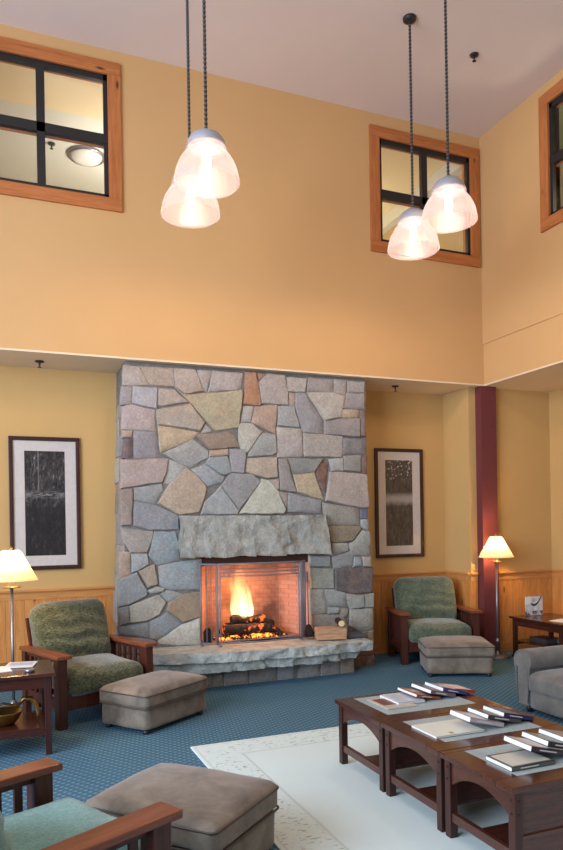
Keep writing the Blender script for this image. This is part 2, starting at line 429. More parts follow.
def sprinkler(loc, label):
    t = thing('fire_sprinkler', label, 'sprinkler', loc, 0, 'fire sprinklers on the ceilings')
    MB().lathe([(0, 0), (.045, 0), (.042, -.012), (.02, -.018), (.012, -.02)], 20).build('escutcheon', M['steel' if loc[2] > 6.3 and loc[1] > 7 else 'black'], t, True)
    m = MB(); m.lathe([(.010, -.018), (.010, -.04), (.006, -.045), (.006, -.06)], 12); m.lathe([(0, -.068), (.02, -.066), (.02, -.062), (0, -.060)], 16)
    m.build('sprinkler_head', M['black'], t, True)
sprinkler((4.50, 5.73, ZC), 'small dark fire sprinkler on the high ceiling near the right corner')
sprinkler((.36, 7.30, ZS), 'small fire sprinkler under the soffit left of the stone chimney')
sprinkler((4.46, 7.28, ZS), 'small fire sprinkler under the soffit right of the stone chimney')
sprinkler((.61, 8.75, 6.3), 'small fire sprinkler seen through the upper left window beside the dome light')

# steel column
t = thing('steel_column', 'tall maroon painted steel column standing at the corner behind the floor lamp', 'column', (5.587, 7.03, 0))
m = MB(); m.bx(-.115, .115, -.08, -.062, 0, ZS); m.bx(-.115, .115, .062, .08, 0, ZS); m.bx(-.008, .008, -.062, .062, 0, ZS)
m.bx(-.092, .092, -.062, .062, 0, ZS)
m.build('beam', M['maroon'], t)
for z in (2.82, 2.38):
    b = MB(); b.tube([(.045, -.08, z), (.045, -.092, z)], .012, 8); b.build('bolt', M['maroon'], t)
MB().bx(-.12, .105, -.10, .085, 0, .02, .003).build('base_plate', M['maroon'], t)

# ------------------------------------------------------------------ fireplace
STONES = """175 160 160|1.140,3.070 1.397,3.081 1.300,3.264 1.151,3.265
168 146 134|1.402,3.087 1.664,3.085 1.647,3.271 1.310,3.265
175 155 150|1.669,3.078 1.763,3.014 1.971,3.052 1.886,3.273 1.654,3.269
165 155 160|1.976,3.060 2.008,3.054 2.066,3.275 1.894,3.273
170 160 165|2.024,3.052 2.389,3.095 2.414,3.278 2.077,3.276
150 140 150|1.112,2.869 1.219,2.890 1.226,3.051 1.127,3.052
165 160 175|1.229,2.890 1.348,2.864 1.470,2.845 1.483,3.056 1.239,3.059
175 155 150|1.486,2.884 1.506,2.874 1.809,2.931 1.664,3.052 1.494,3.057
175 160 130|1.814,2.939 2.091,2.647 2.354,2.689 2.402,3.064 2.388,3.085 2.030,3.040 1.789,3.005 1.680,3.060
175 155 160|1.121,2.628 1.456,2.623 1.454,2.831 1.348,2.846 1.223,2.875 1.137,2.853
170 155 145|1.485,2.685 1.929,2.641 1.976,2.726 1.827,2.914 1.469,2.832
195 165 135|1.506,2.406 1.834,2.539 1.920,2.620 1.485,2.675
160 155 155|1.947,2.616 2.063,2.631 1.983,2.706
180 150 135|1.124,2.541 1.213,2.549 1.224,2.609 1.125,2.611
100 80 95|1.128,2.337 1.234,2.332 1.230,2.540 1.148,2.529
140 135 150|1.235,2.339 1.497,2.350 1.466,2.608 1.239,2.610
150 125 110|2.033,2.446 2.384,2.477 2.296,2.607 2.241,2.637 1.874,2.592
155 155 160|1.816,2.249 2.013,2.357 2.019,2.428 1.847,2.545 1.531,2.389
185 150 125|2.024,2.368 2.232,2.389 2.224,2.452 2.033,2.436
150 150 165|2.262,2.209 2.401,2.198 2.427,2.367 2.423,2.457 2.244,2.452
175 150 150|1.099,2.030 1.513,2.091 1.561,2.199 1.582,2.334 1.111,2.316
170 172 178|1.531,2.084 1.616,2.079 1.682,2.149 1.771,2.254 1.595,2.327
140 150 160|1.982,2.289 2.124,2.194 2.184,2.177 2.262,2.204 2.223,2.378 2.023,2.357
150 155 170|1.907,2.152 1.999,2.059 2.163,2.103 2.184,2.156 2.124,2.184 1.976,2.289 1.828,2.229
185 160 140|1.590,2.071 1.471,1.880 1.689,1.759 1.901,1.789 1.971,1.957 1.986,2.049 1.868,2.183 1.776,2.246
145 145 155|2.150,2.060 2.344,1.804 2.596,2.114 2.503,2.189 2.255,2.197
155 162 172|1.965,1.884 1.925,1.761 2.327,1.758 2.335,1.796 2.142,2.053
150 130 125|1.100,1.658 1.203,1.657 1.214,2.025 1.098,2.017
150 155 165|1.233,1.917 1.433,1.867 1.525,2.014 1.513,2.078 1.230,2.032
135 138 155|1.223,1.649 1.378,1.604 1.681,1.609 1.676,1.758 1.446,1.861 1.232,1.900
160 150 148|1.127,1.488 1.187,1.382 1.349,1.378 1.415,1.545 1.416,1.596 1.104,1.633
140 155 170|1.369,1.344 1.448,1.253 1.686,1.291 1.679,1.450 1.647,1.584 1.428,1.583
180 150 135|1.067,1.122 1.183,1.150 1.179,1.382 1.081,1.390
160 170 180|1.196,1.182 1.258,1.197 1.367,1.261 1.349,1.362 1.194,1.367
175 155 140|1.356,1.024 1.455,1.050 1.423,1.249 1.266,1.189
150 165 180|1.470,1.049 1.534,1.000 1.908,0.977 1.919,1.289 1.694,1.275 1.461,1.232
140 150 165|1.055,0.844 1.153,0.858 1.342,0.943 1.343,0.999 1.245,1.174 1.059,1.104
170 175 180|1.380,0.961 1.508,0.973 1.521,1.003 1.432,1.020 1.355,0.985
175 172 165|1.175,0.677 1.338,0.684 1.465,0.739 1.539,0.862 1.469,0.937 1.165,0.837
135 145 160|1.059,0.652 1.163,0.678 1.156,0.843 1.055,0.834
145 155 165|1.481,0.941 1.550,0.866 1.635,0.869 1.714,0.934 1.533,0.984
165 140 115|1.565,0.855 1.548,0.772 1.710,0.647 1.896,0.691 1.892,0.946 1.728,0.934
135 150 170|1.478,0.713 1.368,0.669 1.365,0.505 1.448,0.486 1.683,0.618 1.691,0.643 1.543,0.765
130 145 165|1.062,0.560 1.355,0.514 1.357,0.665 1.051,0.641
195 195 190|1.423,0.468 1.435,0.432 1.891,0.396 1.887,0.674 1.696,0.617
130 145 160|1.035,0.369 1.413,0.337 1.422,0.433 1.410,0.477 1.038,0.547
135 142 155|1.027,0.171 1.409,0.135 1.413,0.322 1.030,0.354
150 150 155|1.024,-0.002 1.407,-0.016 1.409,0.120 1.027,0.156
180 120 85|2.416,2.945 2.598,2.928 2.615,2.947 2.556,3.293 2.442,3.285
165 115 95|2.597,3.210 2.685,3.291 2.575,3.284
165 155 158|2.591,3.183 2.627,2.964 2.795,2.957 2.933,2.958 2.930,3.109 2.895,3.278 2.690,3.284
170 162 165|2.930,3.106 3.139,3.113 3.163,3.269 2.912,3.263
150 142 150|3.170,3.123 3.487,3.133 3.490,3.282 3.182,3.276
155 150 158|3.493,3.133 3.650,3.103 3.660,3.279 3.502,3.280
155 150 158|3.677,3.144 3.882,3.151 3.894,3.280 3.673,3.274
170 140 135|2.942,2.953 3.019,2.935 3.010,3.094 2.945,3.096
145 145 162|3.019,2.935 3.101,2.664 3.354,2.651 3.357,2.807 3.139,3.102 3.028,3.095
175 168 168|3.379,2.808 3.567,2.850 3.634,3.094 3.493,3.128 3.155,3.108
150 148 160|3.650,3.086 3.600,2.959 3.879,2.964 3.882,3.139 3.657,3.132
185 160 140|3.590,2.922 3.560,2.850 3.806,2.855 3.814,2.947 3.600,2.942
130 110 110|3.821,2.647 3.899,2.650 3.898,2.951 3.827,2.942
150 140 148|3.372,2.799 3.376,2.651 3.808,2.638 3.812,2.844 3.557,2.833
170 165 170|2.385,2.757 2.489,2.761 2.535,2.922 2.416,2.918
180 145 130|2.503,2.749 2.775,2.630 2.795,2.951 2.549,2.925
150 155 165|2.806,2.729 3.063,2.712 3.001,2.948 2.806,2.938
172 162 165|2.799,2.381 3.096,2.401 3.087,2.696 2.796,2.712
165 158 158|3.117,2.394 3.580,2.399 3.594,2.639 3.110,2.658
125 125 135|3.590,2.427 3.902,2.441 3.905,2.613 3.603,2.620
140 138 140|3.603,2.253 3.807,2.233 3.817,2.427 3.600,2.414
130 95 90|3.826,2.211 3.907,2.206 3.911,2.421 3.830,2.419
175 172 165|2.358,2.490 2.413,2.420 2.455,2.426 2.616,2.651 2.503,2.735 2.385,2.738 2.356,2.711
155 158 165|2.464,2.421 2.454,2.378 2.727,2.401 2.786,2.429 2.774,2.624 2.621,2.641
180 160 145|2.423,2.212 2.664,2.148 2.787,2.163 2.785,2.375 2.446,2.359
150 145 150|2.822,2.021 3.014,2.000 2.896,2.360 2.808,2.358
130 135 140|2.973,2.193 3.236,2.224 3.340,2.371 2.908,2.367
130 80 70|3.364,1.996 3.402,2.248 3.410,2.318 3.324,2.353 3.255,2.246
165 168 175|3.452,2.242 3.596,2.244 3.590,2.382 3.423,2.373
175 160 160|3.371,1.907 3.819,1.821 3.916,1.827 3.907,2.205 3.603,2.229 3.430,2.226
195 175 145|3.029,2.000 3.347,1.918 3.230,2.218 2.982,2.187
145 150 165|2.906,1.781 3.307,1.768 3.316,1.899 2.925,1.989
165 150 150|2.892,1.809 2.919,1.989 2.784,2.016
185 188 178|2.403,1.832 2.345,1.766 2.847,1.763 2.877,1.803 2.793,2.007 2.687,2.129 2.607,2.141
170 150 145|2.784,2.021 2.808,2.035 2.804,2.141 2.699,2.134
150 148 145|3.373,1.633 3.799,1.627 3.793,1.813 3.331,1.879
100 110 150|3.803,1.699 3.901,1.698 3.903,1.812 3.812,1.798
150 160 175|3.814,1.599 3.911,1.554 3.913,1.683 3.816,1.684
140 125 100|3.437,1.430 3.699,1.444 3.808,1.570 3.799,1.613 3.379,1.619
155 158 158|3.715,1.435 3.644,1.403 3.696,1.274 3.932,1.267 3.927,1.540 3.830,1.564
160 168 172|3.444,1.282 3.649,1.332 3.635,1.417 3.437,1.419
145 155 165|3.457,1.132 3.710,1.160 3.712,1.265 3.665,1.323 3.444,1.268
140 160 180|3.716,1.151 3.825,1.147 3.814,1.250 3.725,1.259
160 160 165|3.838,1.147 3.929,1.144 3.931,1.253 3.827,1.256
145 160 170|3.159,1.171 3.410,1.162 3.413,1.283 3.161,1.290
155 165 165|3.176,0.922 3.459,0.916 3.457,1.127 3.159,1.160
95 90 100|3.476,0.900 3.708,0.838 3.948,0.844 3.964,1.124 3.476,1.142
160 168 172|3.174,0.633 3.367,0.643 3.326,0.907 3.163,0.915
150 160 168|3.372,0.711 3.624,0.705 3.596,0.858 3.466,0.895 3.340,0.906
155 162 165|3.631,0.723 3.664,0.667 3.836,0.680 3.832,0.813 3.702,0.829 3.606,0.846
150 155 155|3.850,0.674 3.955,0.674 3.958,0.829 3.847,0.821
150 165 178|3.381,0.630 3.511,0.631 3.516,0.688 3.376,0.702
150 145 140|3.530,0.575 3.591,0.571 3.628,0.605 3.634,0.668 3.528,0.684
165 168 168|3.646,0.477 3.793,0.402 3.954,0.419 3.955,0.659 3.658,0.658
140 140 140|3.187,0.294 3.616,0.261 3.620,0.478 3.581,0.563 3.491,0.619 3.173,0.624
160 140 120|3.807,0.246 3.863,0.241 3.866,0.397 3.803,0.389
160 145 130|3.874,0.240 3.957,0.243 3.950,0.401 3.876,0.391
70 70 80|3.630,0.259 3.795,0.247 3.793,0.390 3.634,0.463
150 85 60|3.654,0.121 3.960,0.126 3.957,0.225 3.656,0.243
130 80 55|3.641,-0.011 3.963,-0.016 3.959,0.115 3.654,0.112"""
fp = thing('stone_fireplace', 'tall fieldstone fireplace and chimney with granite mantel and hearth, fire burning', 'fireplace', (2.54, 7.02, 0))
ox, oy = 2.54, 7.02
def shrink(P_, d):
    n = len(P_); out = []
    c = Vector((sum(p[0] for p in P_)/n, sum(p[1] for p in P_)/n))
    for i in range(n):
        p = Vector(P_[i]); a = (p-Vector(P_[i-1])); b = (Vector(P_[(i+1) % n])-p)
        if a.length < 1e-5 or b.length < 1e-5: out.append(p); continue
        a.normalize(); b.normalize()
        na = Vector((-a.y, a.x)); nb = Vector((-b.y, b.x)); k = na+nb
        k = k/max(.5, k.dot(k)/2) if k.length > .3 else k
        q = p+k*d*1.0
        out.append(q)
    return out
class Stones:
    def __init__(self): self.bm = bmesh.new(); self.cl = self.bm.loops.layers.float_color.new('Col')
    def add(self, poly, col, f, depth, base):
        """poly ccw in (u,z); f maps (u, z, w) -> point, w = how far out of the wall"""
        pts = []
        n = len(poly)
        for i in range(n):
            a, b = Vector(poly[i]), Vector(poly[(i+1) % n]); L = (b-a).length; k = max(1, int(L/.07))
            for j in range(k):
                p = a.lerp(b, j/k)
                if j: 
                    d = (b-a).normalized(); p += Vector((-d.y, d.x))*random.uniform(-.005, .006)
                pts.append(p)
        r0 = shrink(pts, -.009); r1 = shrink(pts, -.005); r2 = shrink(pts, .005); r3 = shrink(pts, .05)
        cx = sum(p.x for p in pts)/len(pts); cz = sum(p.y for p in pts)/len(pts)
        tx, tz = random.uniform(-.05, .05), random.uniform(-.04, .04); s = random.uniform(0, 99)
        def w(p, k): return depth*k+(p.x-cx)*tx+(p.y-cz)*tz+.006*noise.noise(Vector((p.x*9, p.y*9, s)))*k
        rings = [[f(p.x, p.y, base) for p in r0], [f(p.x, p.y, w(p, .72)) for p in r1], [f(p.x, p.y, w(p, 1)) for p in r2]]
        vs = [[self.bm.verts.new(q) for q in r] for r in rings]; m = len(pts); fs = []
        for a in range(2):
            for i in range(m):
                j = (i+1) % m; fs.append(self.bm.faces.new((vs[a][i], vs[a][j], vs[a+1][j], vs[a+1][i])))
        c = self.bm.verts.new(f(cx, cz, w(Vector((cx, cz)), 1.12)))
        mid = [self.bm.verts.new(f(q.x*.55+cx*.45, q.y*.55+cz*.45, w(q*.55+Vector((cx, cz))*.45, 1.08))) for q in r2]
        for i in range(m):
            j = (i+1) % m
            fs.append(self.bm.faces.new((vs[2][i], vs[2][j], mid[j], mid[i]))); fs.append(self.bm.faces.new((mid[i], mid[j], c)))
        g_ = sum(col)/3; L = lin(tuple(min(250, (g_*.30+v*.70)*.99*q) for v, q in zip(col, (1.01, 1.0, .945))))
        for fc in fs:
            fc.smooth = True
            for lp in fc.loops: lp[self.cl] = (*L, 1)
    def build(self, name, parent):
        me = bpy.data.meshes.new(name); bmesh.ops.recalc_face_normals(self.bm, faces=self.bm.faces[:]); self.bm.to_mesh(me); self.bm.free()
        o = bpy.data.objects.new(name, me); C.objects.link(o); me.materials.append(M['stone']); o.parent = parent
        try: me.set_sharp_from_angle(angle=R(40))
        except Exception: pass
        return o
S = Stones()
SK = 1.0
for ln in STONES.split('\n'):
    c, pp = ln.split('|'); col = tuple(int(v)*SK for v in c.split())
    poly = [tuple(map(float, q.split(','))) for q in pp.split()]
    S.add(poly, col, lambda u, z, w: (u-ox, .03-w, z), random.uniform(.028, .05), -.02)
PAL = [(165, 155, 158), (150, 145, 150), (175, 160, 150), (140, 145, 158), (160, 150, 140), (150, 130, 122), (178, 172, 165)]
for side in (-1, 1):
    z = .02
    while z < 3.28:
        h = min(random.uniform(.16, .36), 3.30-z); y = 7.045
        while y < 7.60:
            w_ = min(random.uniform(.18, .4), 7.61-y)
            if 7.61-(y+w_) < .1: w_ = 7.61-y
            xe = lambda z: (1.165-(3.3-z)*.030) if side < 0 else 3.905+(3.3-z)*.010
            poly = [(y, z), (y+w_, z+random.uniform(-.01, .01)), (y+w_, z+h), (y, z+h)]
            S.add(poly, random.choice(PAL), (lambda u, z, w: (xe(z)-ox-w+.045, u-oy, z)) if side < 0 else (lambda u, z, w: (xe(z)-ox+w-.035, u-oy, z)), random.uniform(.03, .05), -.02)
            y += w_
        z += h
S.build('stone_facing', fp)
m = MB(); m.prism([(1.10-ox, 0), (1.90-ox, 0), (1.90-ox, 3.31), (1.165-ox, 3.31)], .008, .60); m.bx(3.17-ox, 3.905-ox, .012, .60, 0, 3.31); m.bx(1.90-ox, 3.17-ox, .012, .6, 1.36, 3.31); m.bx(1.9-ox, 3.17-ox, .012, .6, 0, .30)
m.build('mortar_core', M['mortar'], fp)

def rough_block(name, mat, x0, x1, y0, y1, z0, z1, amp, parent, front=None, nx=70, ny=14, nz=10, seed=1.0, topamp=.25, botamp=.5):
    b = bmesh.new(); bmesh.ops.create_cube(b, size=1)
    ex = [e for e in b.edges if abs((e.verts[0].co-e.verts[1].co).x) > .5]; bmesh.ops.subdivide_edges(b, edges=ex, cuts=nx, use_grid_fill=True)
    ey = [e for e in b.edges if abs((e.verts[0].co-e.verts[1].co).y) > .5]; bmesh.ops.subdivide_edges(b, edges=ey, cuts=ny, use_grid_fill=True)
    ez = [e for e in b.edges if abs((e.verts[0].co-e.verts[1].co).z) > .5]; bmesh.ops.subdivide_edges(b, edges=ez, cuts=nz, use_grid_fill=True)
    for v in b.verts:
        u = v.co.copy(); p = Vector((x0+(u.x+.5)*(x1-x0), y0+(u.y+.5)*(y1-y0), z0+(u.z+.5)*(z1-z0)))
        if front: p = front(u, p)
        n1 = noise.fractal(Vector((p.x*3.1, p.y*3.1+seed*7, p.z*4)), 1, 2, 5); n2 = noise.fractal(Vector((p.x*9, p.y*9+seed*3, p.z*9)), 1, 2, 3)
        q = noise.cell(Vector((p.x*7+p.z*3, p.z*6-p.x*2, seed)))
        k = amp*(n1*.7+n2*.55+(q-.5)*.5)
        if u.y < -.49: p.y += k
        if abs(u.x) > .49: p.x += k*1.2*math.copysign(1, u.x)
        if u.z > .49: p.z += k*topamp
        if u.z < -.49: p.z += k*botamp
        v.co = p
    mb = MB(); mb.merge(b); return mb.build(name, mat, parent, angle=50)
def lint_front(u, p):
    # the right end leans outward towards the bottom, left end nearly plumb
    if u.x > 0: p.x += (u.x/.5)**3*(.5-u.z)*.09
    return p
rough_block('mantel_stone', M['granite'], 1.68-ox, 3.31-ox, -.10, .06, 1.315, 1.745, .030, fp, lint_front, seed=2, nx=80)
def slab_front(u, p):
    k = 1-abs(u.x*2)**2.6
    if u.y < 0: p.y += (-u.y*2)*(.16*(1-k)) if u.x < 0 else (-u.y*2)*(.10*(1-k))
    if u.z < 0 and u.y < -.3: p.y += .07
    if u.x > .3 and u.z < 0: p.x -= (u.x-.3)*.9*(.5-u.z)
    if u.z > 0: p.z -= (p.x+1.3)*.014
    return p
rough_block('hearth_slab', M['hearth'], 1.33-ox, 3.72-ox, -.53, .03, .185, .405, .030, fp, slab_front, seed=5, nx=130, ny=20, nz=12, topamp=.12, botamp=.15)
S = Stones(); x = 1.42
for i, w_ in enumerate((.16, .34, .10, .26, .30, .20, .28, .22, .17)):
    x += .012; S.add([(x, .0), (x+w_, .0), (x+w_+random.uniform(-.03, .03), .20), (x, .20)], random.choice(PAL), lambda u, z, w: (u-ox, 6.76-oy-w+.03, z), .03, -.03); x += w_
S.build('hearth_base_facing', fp)
MB().bx(1.42-ox, 3.50-ox, 6.765-oy, .0, 0, .21).build('hearth_base', M['mortar'], fp)
# firebox, splayed
b = MB(); fz0, fz1 = .40, 1.36
fa, fb, ga, gb, yf, yb = 1.90-ox, 3.17-ox, 2.10-ox, 2.98-ox, .02, .50
V = [b.bm.verts.new(p) for p in ((fa, yf, fz0), (fb, yf, fz0), (gb, yb, fz0), (ga, yb, fz0), (fa, yf, fz1), (fb, yf, fz1), (gb, yb, fz1), (ga, yb, fz1))]
for q in ((0, 1, 2, 3), (4, 5, 6, 7), (0, 3, 7, 4), (1, 2, 6, 5), (2, 3, 7, 6)): b.bm.faces.new([V[i] for i in q])
b.build('firebox', M['firebrick'], fp)
MB().bx(1.90-ox, 3.17-ox, .03, .055, 1.22, 1.36).build('smoke_lip', M['soot'], fp)

# fire: grate, logs, embers, flame
t = thing('fire_grate', 'black iron grate holding the burning logs in the firebox', 'grate', (2.50, 7.24, .40))
m = MB()
for i in range(8):
    x = -.30+i*.086; m.tube([(x, -.13, .09), (x, -.11, .055), (x, .10, .055), (x, .12, .09)], .009, 6)
m.tube([(-.32, -.08, .055), (.32, -.08, .055)], .010, 6); m.tube([(-.32, .08, .055), (.32, .08, .055)], .010, 6)
m.build('grate_bars', M['iron'], t, True)
for x, y in ((-.28, -.08), (.28, -.08), (-.28, .08), (.28, .08)):
    MB().tube([(x, y, .055), (x*1.06, y*1.1, 0)], .010, 6).build('leg', M['iron'], t, True)
def log(label, p0, p1, r, seed, mat, group='charred logs on the fire grate', name='burning_log'):
    p0, p1 = Vector(p0), Vector(p1); c = (p0+p1)/2; pts = []; rr = []
    for i in range(12):
        k = i/11; p = p0.lerp(p1, k)-c
        p += Vector((0, noise.noise(Vector((k*3, seed, 0))), noise.noise(Vector((k*3, seed, 5)))))*.018
        pts.append(p); rr.append(r*(1+.22*noise.noise(Vector((k*5, seed, 9))))*(1 if 0 < i < 11 else .86))
    m = MB(); m.tube(pts, rr, 14)
    for v in m.bm.verts: v.co += v.co.normalized()*.004*noise.noise(v.co*40)
    o = m.build(name, mat, None, angle=50); o.location = c; tag(o, label, 'log', group); return o
def m_charlog():
    t = NT('charred_log'); n = t.noise(18, 5, None, .7); c = t.ramp(n, [(.35, (22, 16, 14)), (.7, (74, 58, 50))]); t.color(c); t.set(rough=.95); t.bump(n, .8, .02)
    e = t.ramp(t.noise(9, 4), [(.60, 0.0), (.68, 1.0)]); t.b.inputs['Emission Color'].default_value = (*lin((255, 110, 30)), 1)
    t.l.new(t.math('MULTIPLY', e, 1.6), t.b.inputs['Emission Strength']); return t.m
M['charlog'] = m_charlog()
log('thick charred log lying at the front of the fire', (2.18, 7.16, .515), (2.72, 7.15, .505), .052, 1, M['charlog'])
log('charred log resting at the back of the fire', (2.24, 7.32, .515), (2.82, 7.31, .52), .05, 2, M['charlog'])
log('short charred log lying on top of the two others, flames above it', (2.30, 7.22, .60), (2.70, 7.26, .585), .052, 3, M['charlog'])
log('thin charred branch leaning off the right side of the fire', (2.66, 7.17, .60), (2.86, 7.11, .425), .02, 4, M['charlog'])
def m_embers():
    t = NT('embers'); n = t.noise(30, 4, None, .7); t.color(t.ramp(n, [(.4, (30, 22, 20)), (.7, (150, 110, 90))])); t.set(rough=1)
    e = t.ramp(t.noise(14, 3), [(.50, 0.0), (.62, 1.0)]); t.b.inputs['Emission Color'].default_value = (*lin((255, 130, 40)), 1)
    t.l.new(t.math('MULTIPLY', e, 5), t.b.inputs['Emission Strength']); t.bump(n, .8, .02); return t.m
m = MB()
for i in range(260):
    x, y = random.gauss(0, .17), random.gauss(0, .06); x = max(-.4, min(.42, x)); y = max(-.13, min(.13, y))
    s = random.uniform(.012, .035); m.box((x, y, s*.4+max(0, .03-.2*abs(x))*random.random()), (s, s, s*.8), s*.2, Matrix.Rotation(random.random()*3, 4, (random.random(), random.random(), .5)), 1)
o = m.build('glowing_embers', m_embers()); o.location = (2.50, 7.22, .402); o['kind'] = 'stuff'; tag(o, 'glowing orange embers and ash lying under the fire grate', 'embers')
def m_flame():
    m = bpy.data.materials.new('flame'); m.use_nodes = True; n = m.node_tree.nodes; l = m.node_tree.links; n.clear()
    o = n.new('ShaderNodeOutputMaterial'); v = n.new('ShaderNodeVolumePrincipled')
    tc = n.new('ShaderNodeTexCoord'); s = n.new('ShaderNodeSeparateXYZ'); l.new(tc.outputs['Object'], s.inputs[0])
    v.inputs['Density'].default_value = 0.0
    r = n.new('ShaderNodeValToRGB'); e = r.color_ramp.elements; e[0].position = .0; e[0].color = (*lin((255, 232, 170)), 1); e[1].position = .62; e[1].color = (*lin((255, 130, 40)), 1)
    l.new(s.outputs[2], r.inputs[0]); l.new(r.outputs[0], v.inputs['Emission Color'])
    r2 = n.new('ShaderNodeValToRGB'); q = r2.color_ramp.elements; q[0].position = 0; q[0].color = (1, 1, 1, 1); q[1].position = .62; q[1].color = (0, 0, 0, 1)
    a = q.new(.28); a.color = (.42, .42, .42, 1)
    l.new(s.outputs[2], r2.inputs[0]); k = n.new('ShaderNodeMath'); k.operation = 'MULTIPLY'; k.inputs[1].default_value = 55
    nz = n.new('ShaderNodeTexNoise'); nz.inputs['Scale'].default_value = 7; mp = n.new('ShaderNodeMapping'); mp.inputs['Scale'].default_value = (1.4, 1.4, .5); l.new(tc.outputs['Object'], mp.inputs[0]); l.new(mp.outputs[0], nz.inputs['Vector'])
    k2 = n.new('ShaderNodeMath'); k2.operation = 'MULTIPLY'; l.new(r2.outputs[0], k.inputs[0]); l.new(nz.outputs[0], k2.inputs[0]); l.new(k.outputs[0], k2.inputs[1]); l.new(k2.outputs[0], v.inputs['Emission Strength'])
    l.new(v.outputs[0], o.inputs['Volume']); return m
m = MB()
for cx, cy, w_, h, sd in ((-.02, 0, .10, .80, 1), (.06, .02, .085, .52, 2), (-.085, .01, .06, .56, 3)):
    pr = []; N = 22
    pts = [Vector((cx-.05*(i/N)**1.2+.018*math.sin(i*.5+sd)*(i/N), cy, h*i/N)) for i in range(N+1)]
    rr = [max(.003, w_*(1-(i/N)**1.7)*(.62+.38*min(1, i/5))) for i in range(N+1)]
    m.tube(pts, rr, 16)
o = m.build('flame', m_flame(), None, True); o.location = (2.45, 7.25, .60); tag(o, 'bright yellow flame rising from the logs in the fireplace', 'fire')

# fire screen: wide centre panel with two narrow folding wings
t = thing('fire_screen', 'dark iron folding fire screen with a barred grid top in front of the fire', 'fire screen', (2.49, 6.86, .41))
def panel(p0, p1, h, cols, name, grid):
    p0, p1 = Vector((*p0, 0)), Vector((*p1, 0)); d = (p1-p0)
    m = MB(); r = .010
    P3 = lambda u, z, bow=0: p0+d*u+Vector((0, -.05*(1-(2*u-1)**2)*bow, z))
    bw = 1 if grid else 0
    line = lambda z, u0=0., u1=1., rr=r: m.tube([P3(u0+(u1-u0)*i/12, z, bw) for i in range(13)], rr, 6)
    up = lambda u, z0, z1, rr=r: m.tube([P3(u, z0, bw), P3(u, z1, bw)], rr, 6)
    line(.012); line(h); up(0, 0, h); up(1, 0, h)
    if grid:
        for z in (h-.055, h-.09, h-.125): line(z, .03, .97, .0075)
        line(.04, .03, .97, .006)
        for u in (.03, .075, .12, .88, .925, .97): up(u, h-.125, h-.055, .006)
        for u in (.03, .97): up(u, .04, h-.055, .008)
        for u in (.03, .075, .5, .925, .97): up(u, h-.055, h, .005)
    else:
        for u in cols: up(u, .012, h, .006)
    return m.build(name, M['pewter'], t, True)
panel((-.46, -.03), (.475, -.03), .83, 0, 'centre_panel', True)
panel((-.60, .10), (-.47, -.03), .83, (.35, .65), 'wing_panel', False)
panel((.485, -.03), (.58, .10), .83, (.4, .7), 'wing_panel', False)
for x, y in ((-.45, -.06), (.46, -.06), (-.6, .1), (.58, .1)): MB().box((x, y, -.002), (.035, .07, .012), .003).build('foot', M['pewter'], t)

def tool(name, label, x, y, head):
    t = thing(name, label, 'fireplace tool', (x, y, .415), 0, 'fireplace tools beside the fire screen')
    MB().tube([(0, .03, .12), (0, .045, .62)], .007, 8).build('rod', M['pewter'], t, True)
    MB().lathe([(.0, 0), (.012, .005), (.014, .04), (.009, .09), (.013, .10), (.0, .11)], 12, (0, .046, .60)).build('handle', M['pewter'], t, True)
    m = MB()
    if head == 'brush':
        m.lathe([(.012, .13), (.03, .11), (.05, .06), (.055, .0), (.0, .0)], 16, (0, .03, 0))
        for i in range(90):
            a = random.random()*2*PI; r = .055*random.random()**.5
            m.tube([(r*.5*math.cos(a), .03+r*.5*math.sin(a), .12), (r*1.15*math.cos(a), .03+r*1.15*math.sin(a), .0)], .0025, 4)
        m.build('bristles', M['char'], t, True)
    else:
        m.prism([(-.045, 0), (.045, 0), (.05, .12), (.02, .16), (-.02, .16), (-.05, .12)], .015, .025); m.build('shovel_pan', M['iron'], t)
tool('hearth_brush', 'hearth brush with dark bristles standing right of the fire screen', 3.085, 6.88, 'brush')
tool('fire_shovel', 'small iron shovel standing behind the left wing of the fire screen', 1.955, 6.93, 'shovel')
# firewood on the hearth
def m_splitwood():
    t = NT('split_wood'); v = t.mapping((2, 18, 18)); n = t.noise(2.5, 5, v, .6); t.color(t.ramp(n, [(.3, (150, 108, 78)), (.7, (206, 164, 126))])); t.set(rough=.85); t.bump(n, .5, .01); return t.m
M['splitwood'] = m_splitwood()
t = thing('split_log', 'short split log with pale cut face resting on the right of the hearth slab', 'log', (3.29, 6.80, .392), R(-12), 'firewood on the hearth')
MB().prism([(-.10, 0), (.09, 0), (.10, .11), (-.02, .135), (-.10, .12)], -.16, .16, Matrix.Rotation(R(90), 4, 'Z')).build('split_wood', M['splitwood'], t)
m = MB()
m.tube([(-.155, .08, .03), (0, .085, .07), (.155, .08, .10)], .035, 9); m.build('bark', M['char'], t, True)
t = thing('branch_log', 'round branch with pale sawn end lying on top of the split log', 'log', (3.40, 6.78, .565), R(72), 'firewood on the hearth')
MB().tube([(-.13, 0, 0), (0, .004, .002), (.13, 0, 0)], .036, 14).build('bark', M['char'], t, True)
MB().tube([(-.133, 0, 0), (-.1295, 0, 0)], .033, 14).build('sawn_end', plain('sawn_end_grain', (232, 204, 150), .7), t)
o = MB().box((3.60, 6.86, .40), (.24, .22, .035), .008).build('slate_slab', plain('dark_slate', (84, 84, 94), .7)); tag(o, 'thin dark slate lying at the right end of the hearth beside the firewood', 'slate')

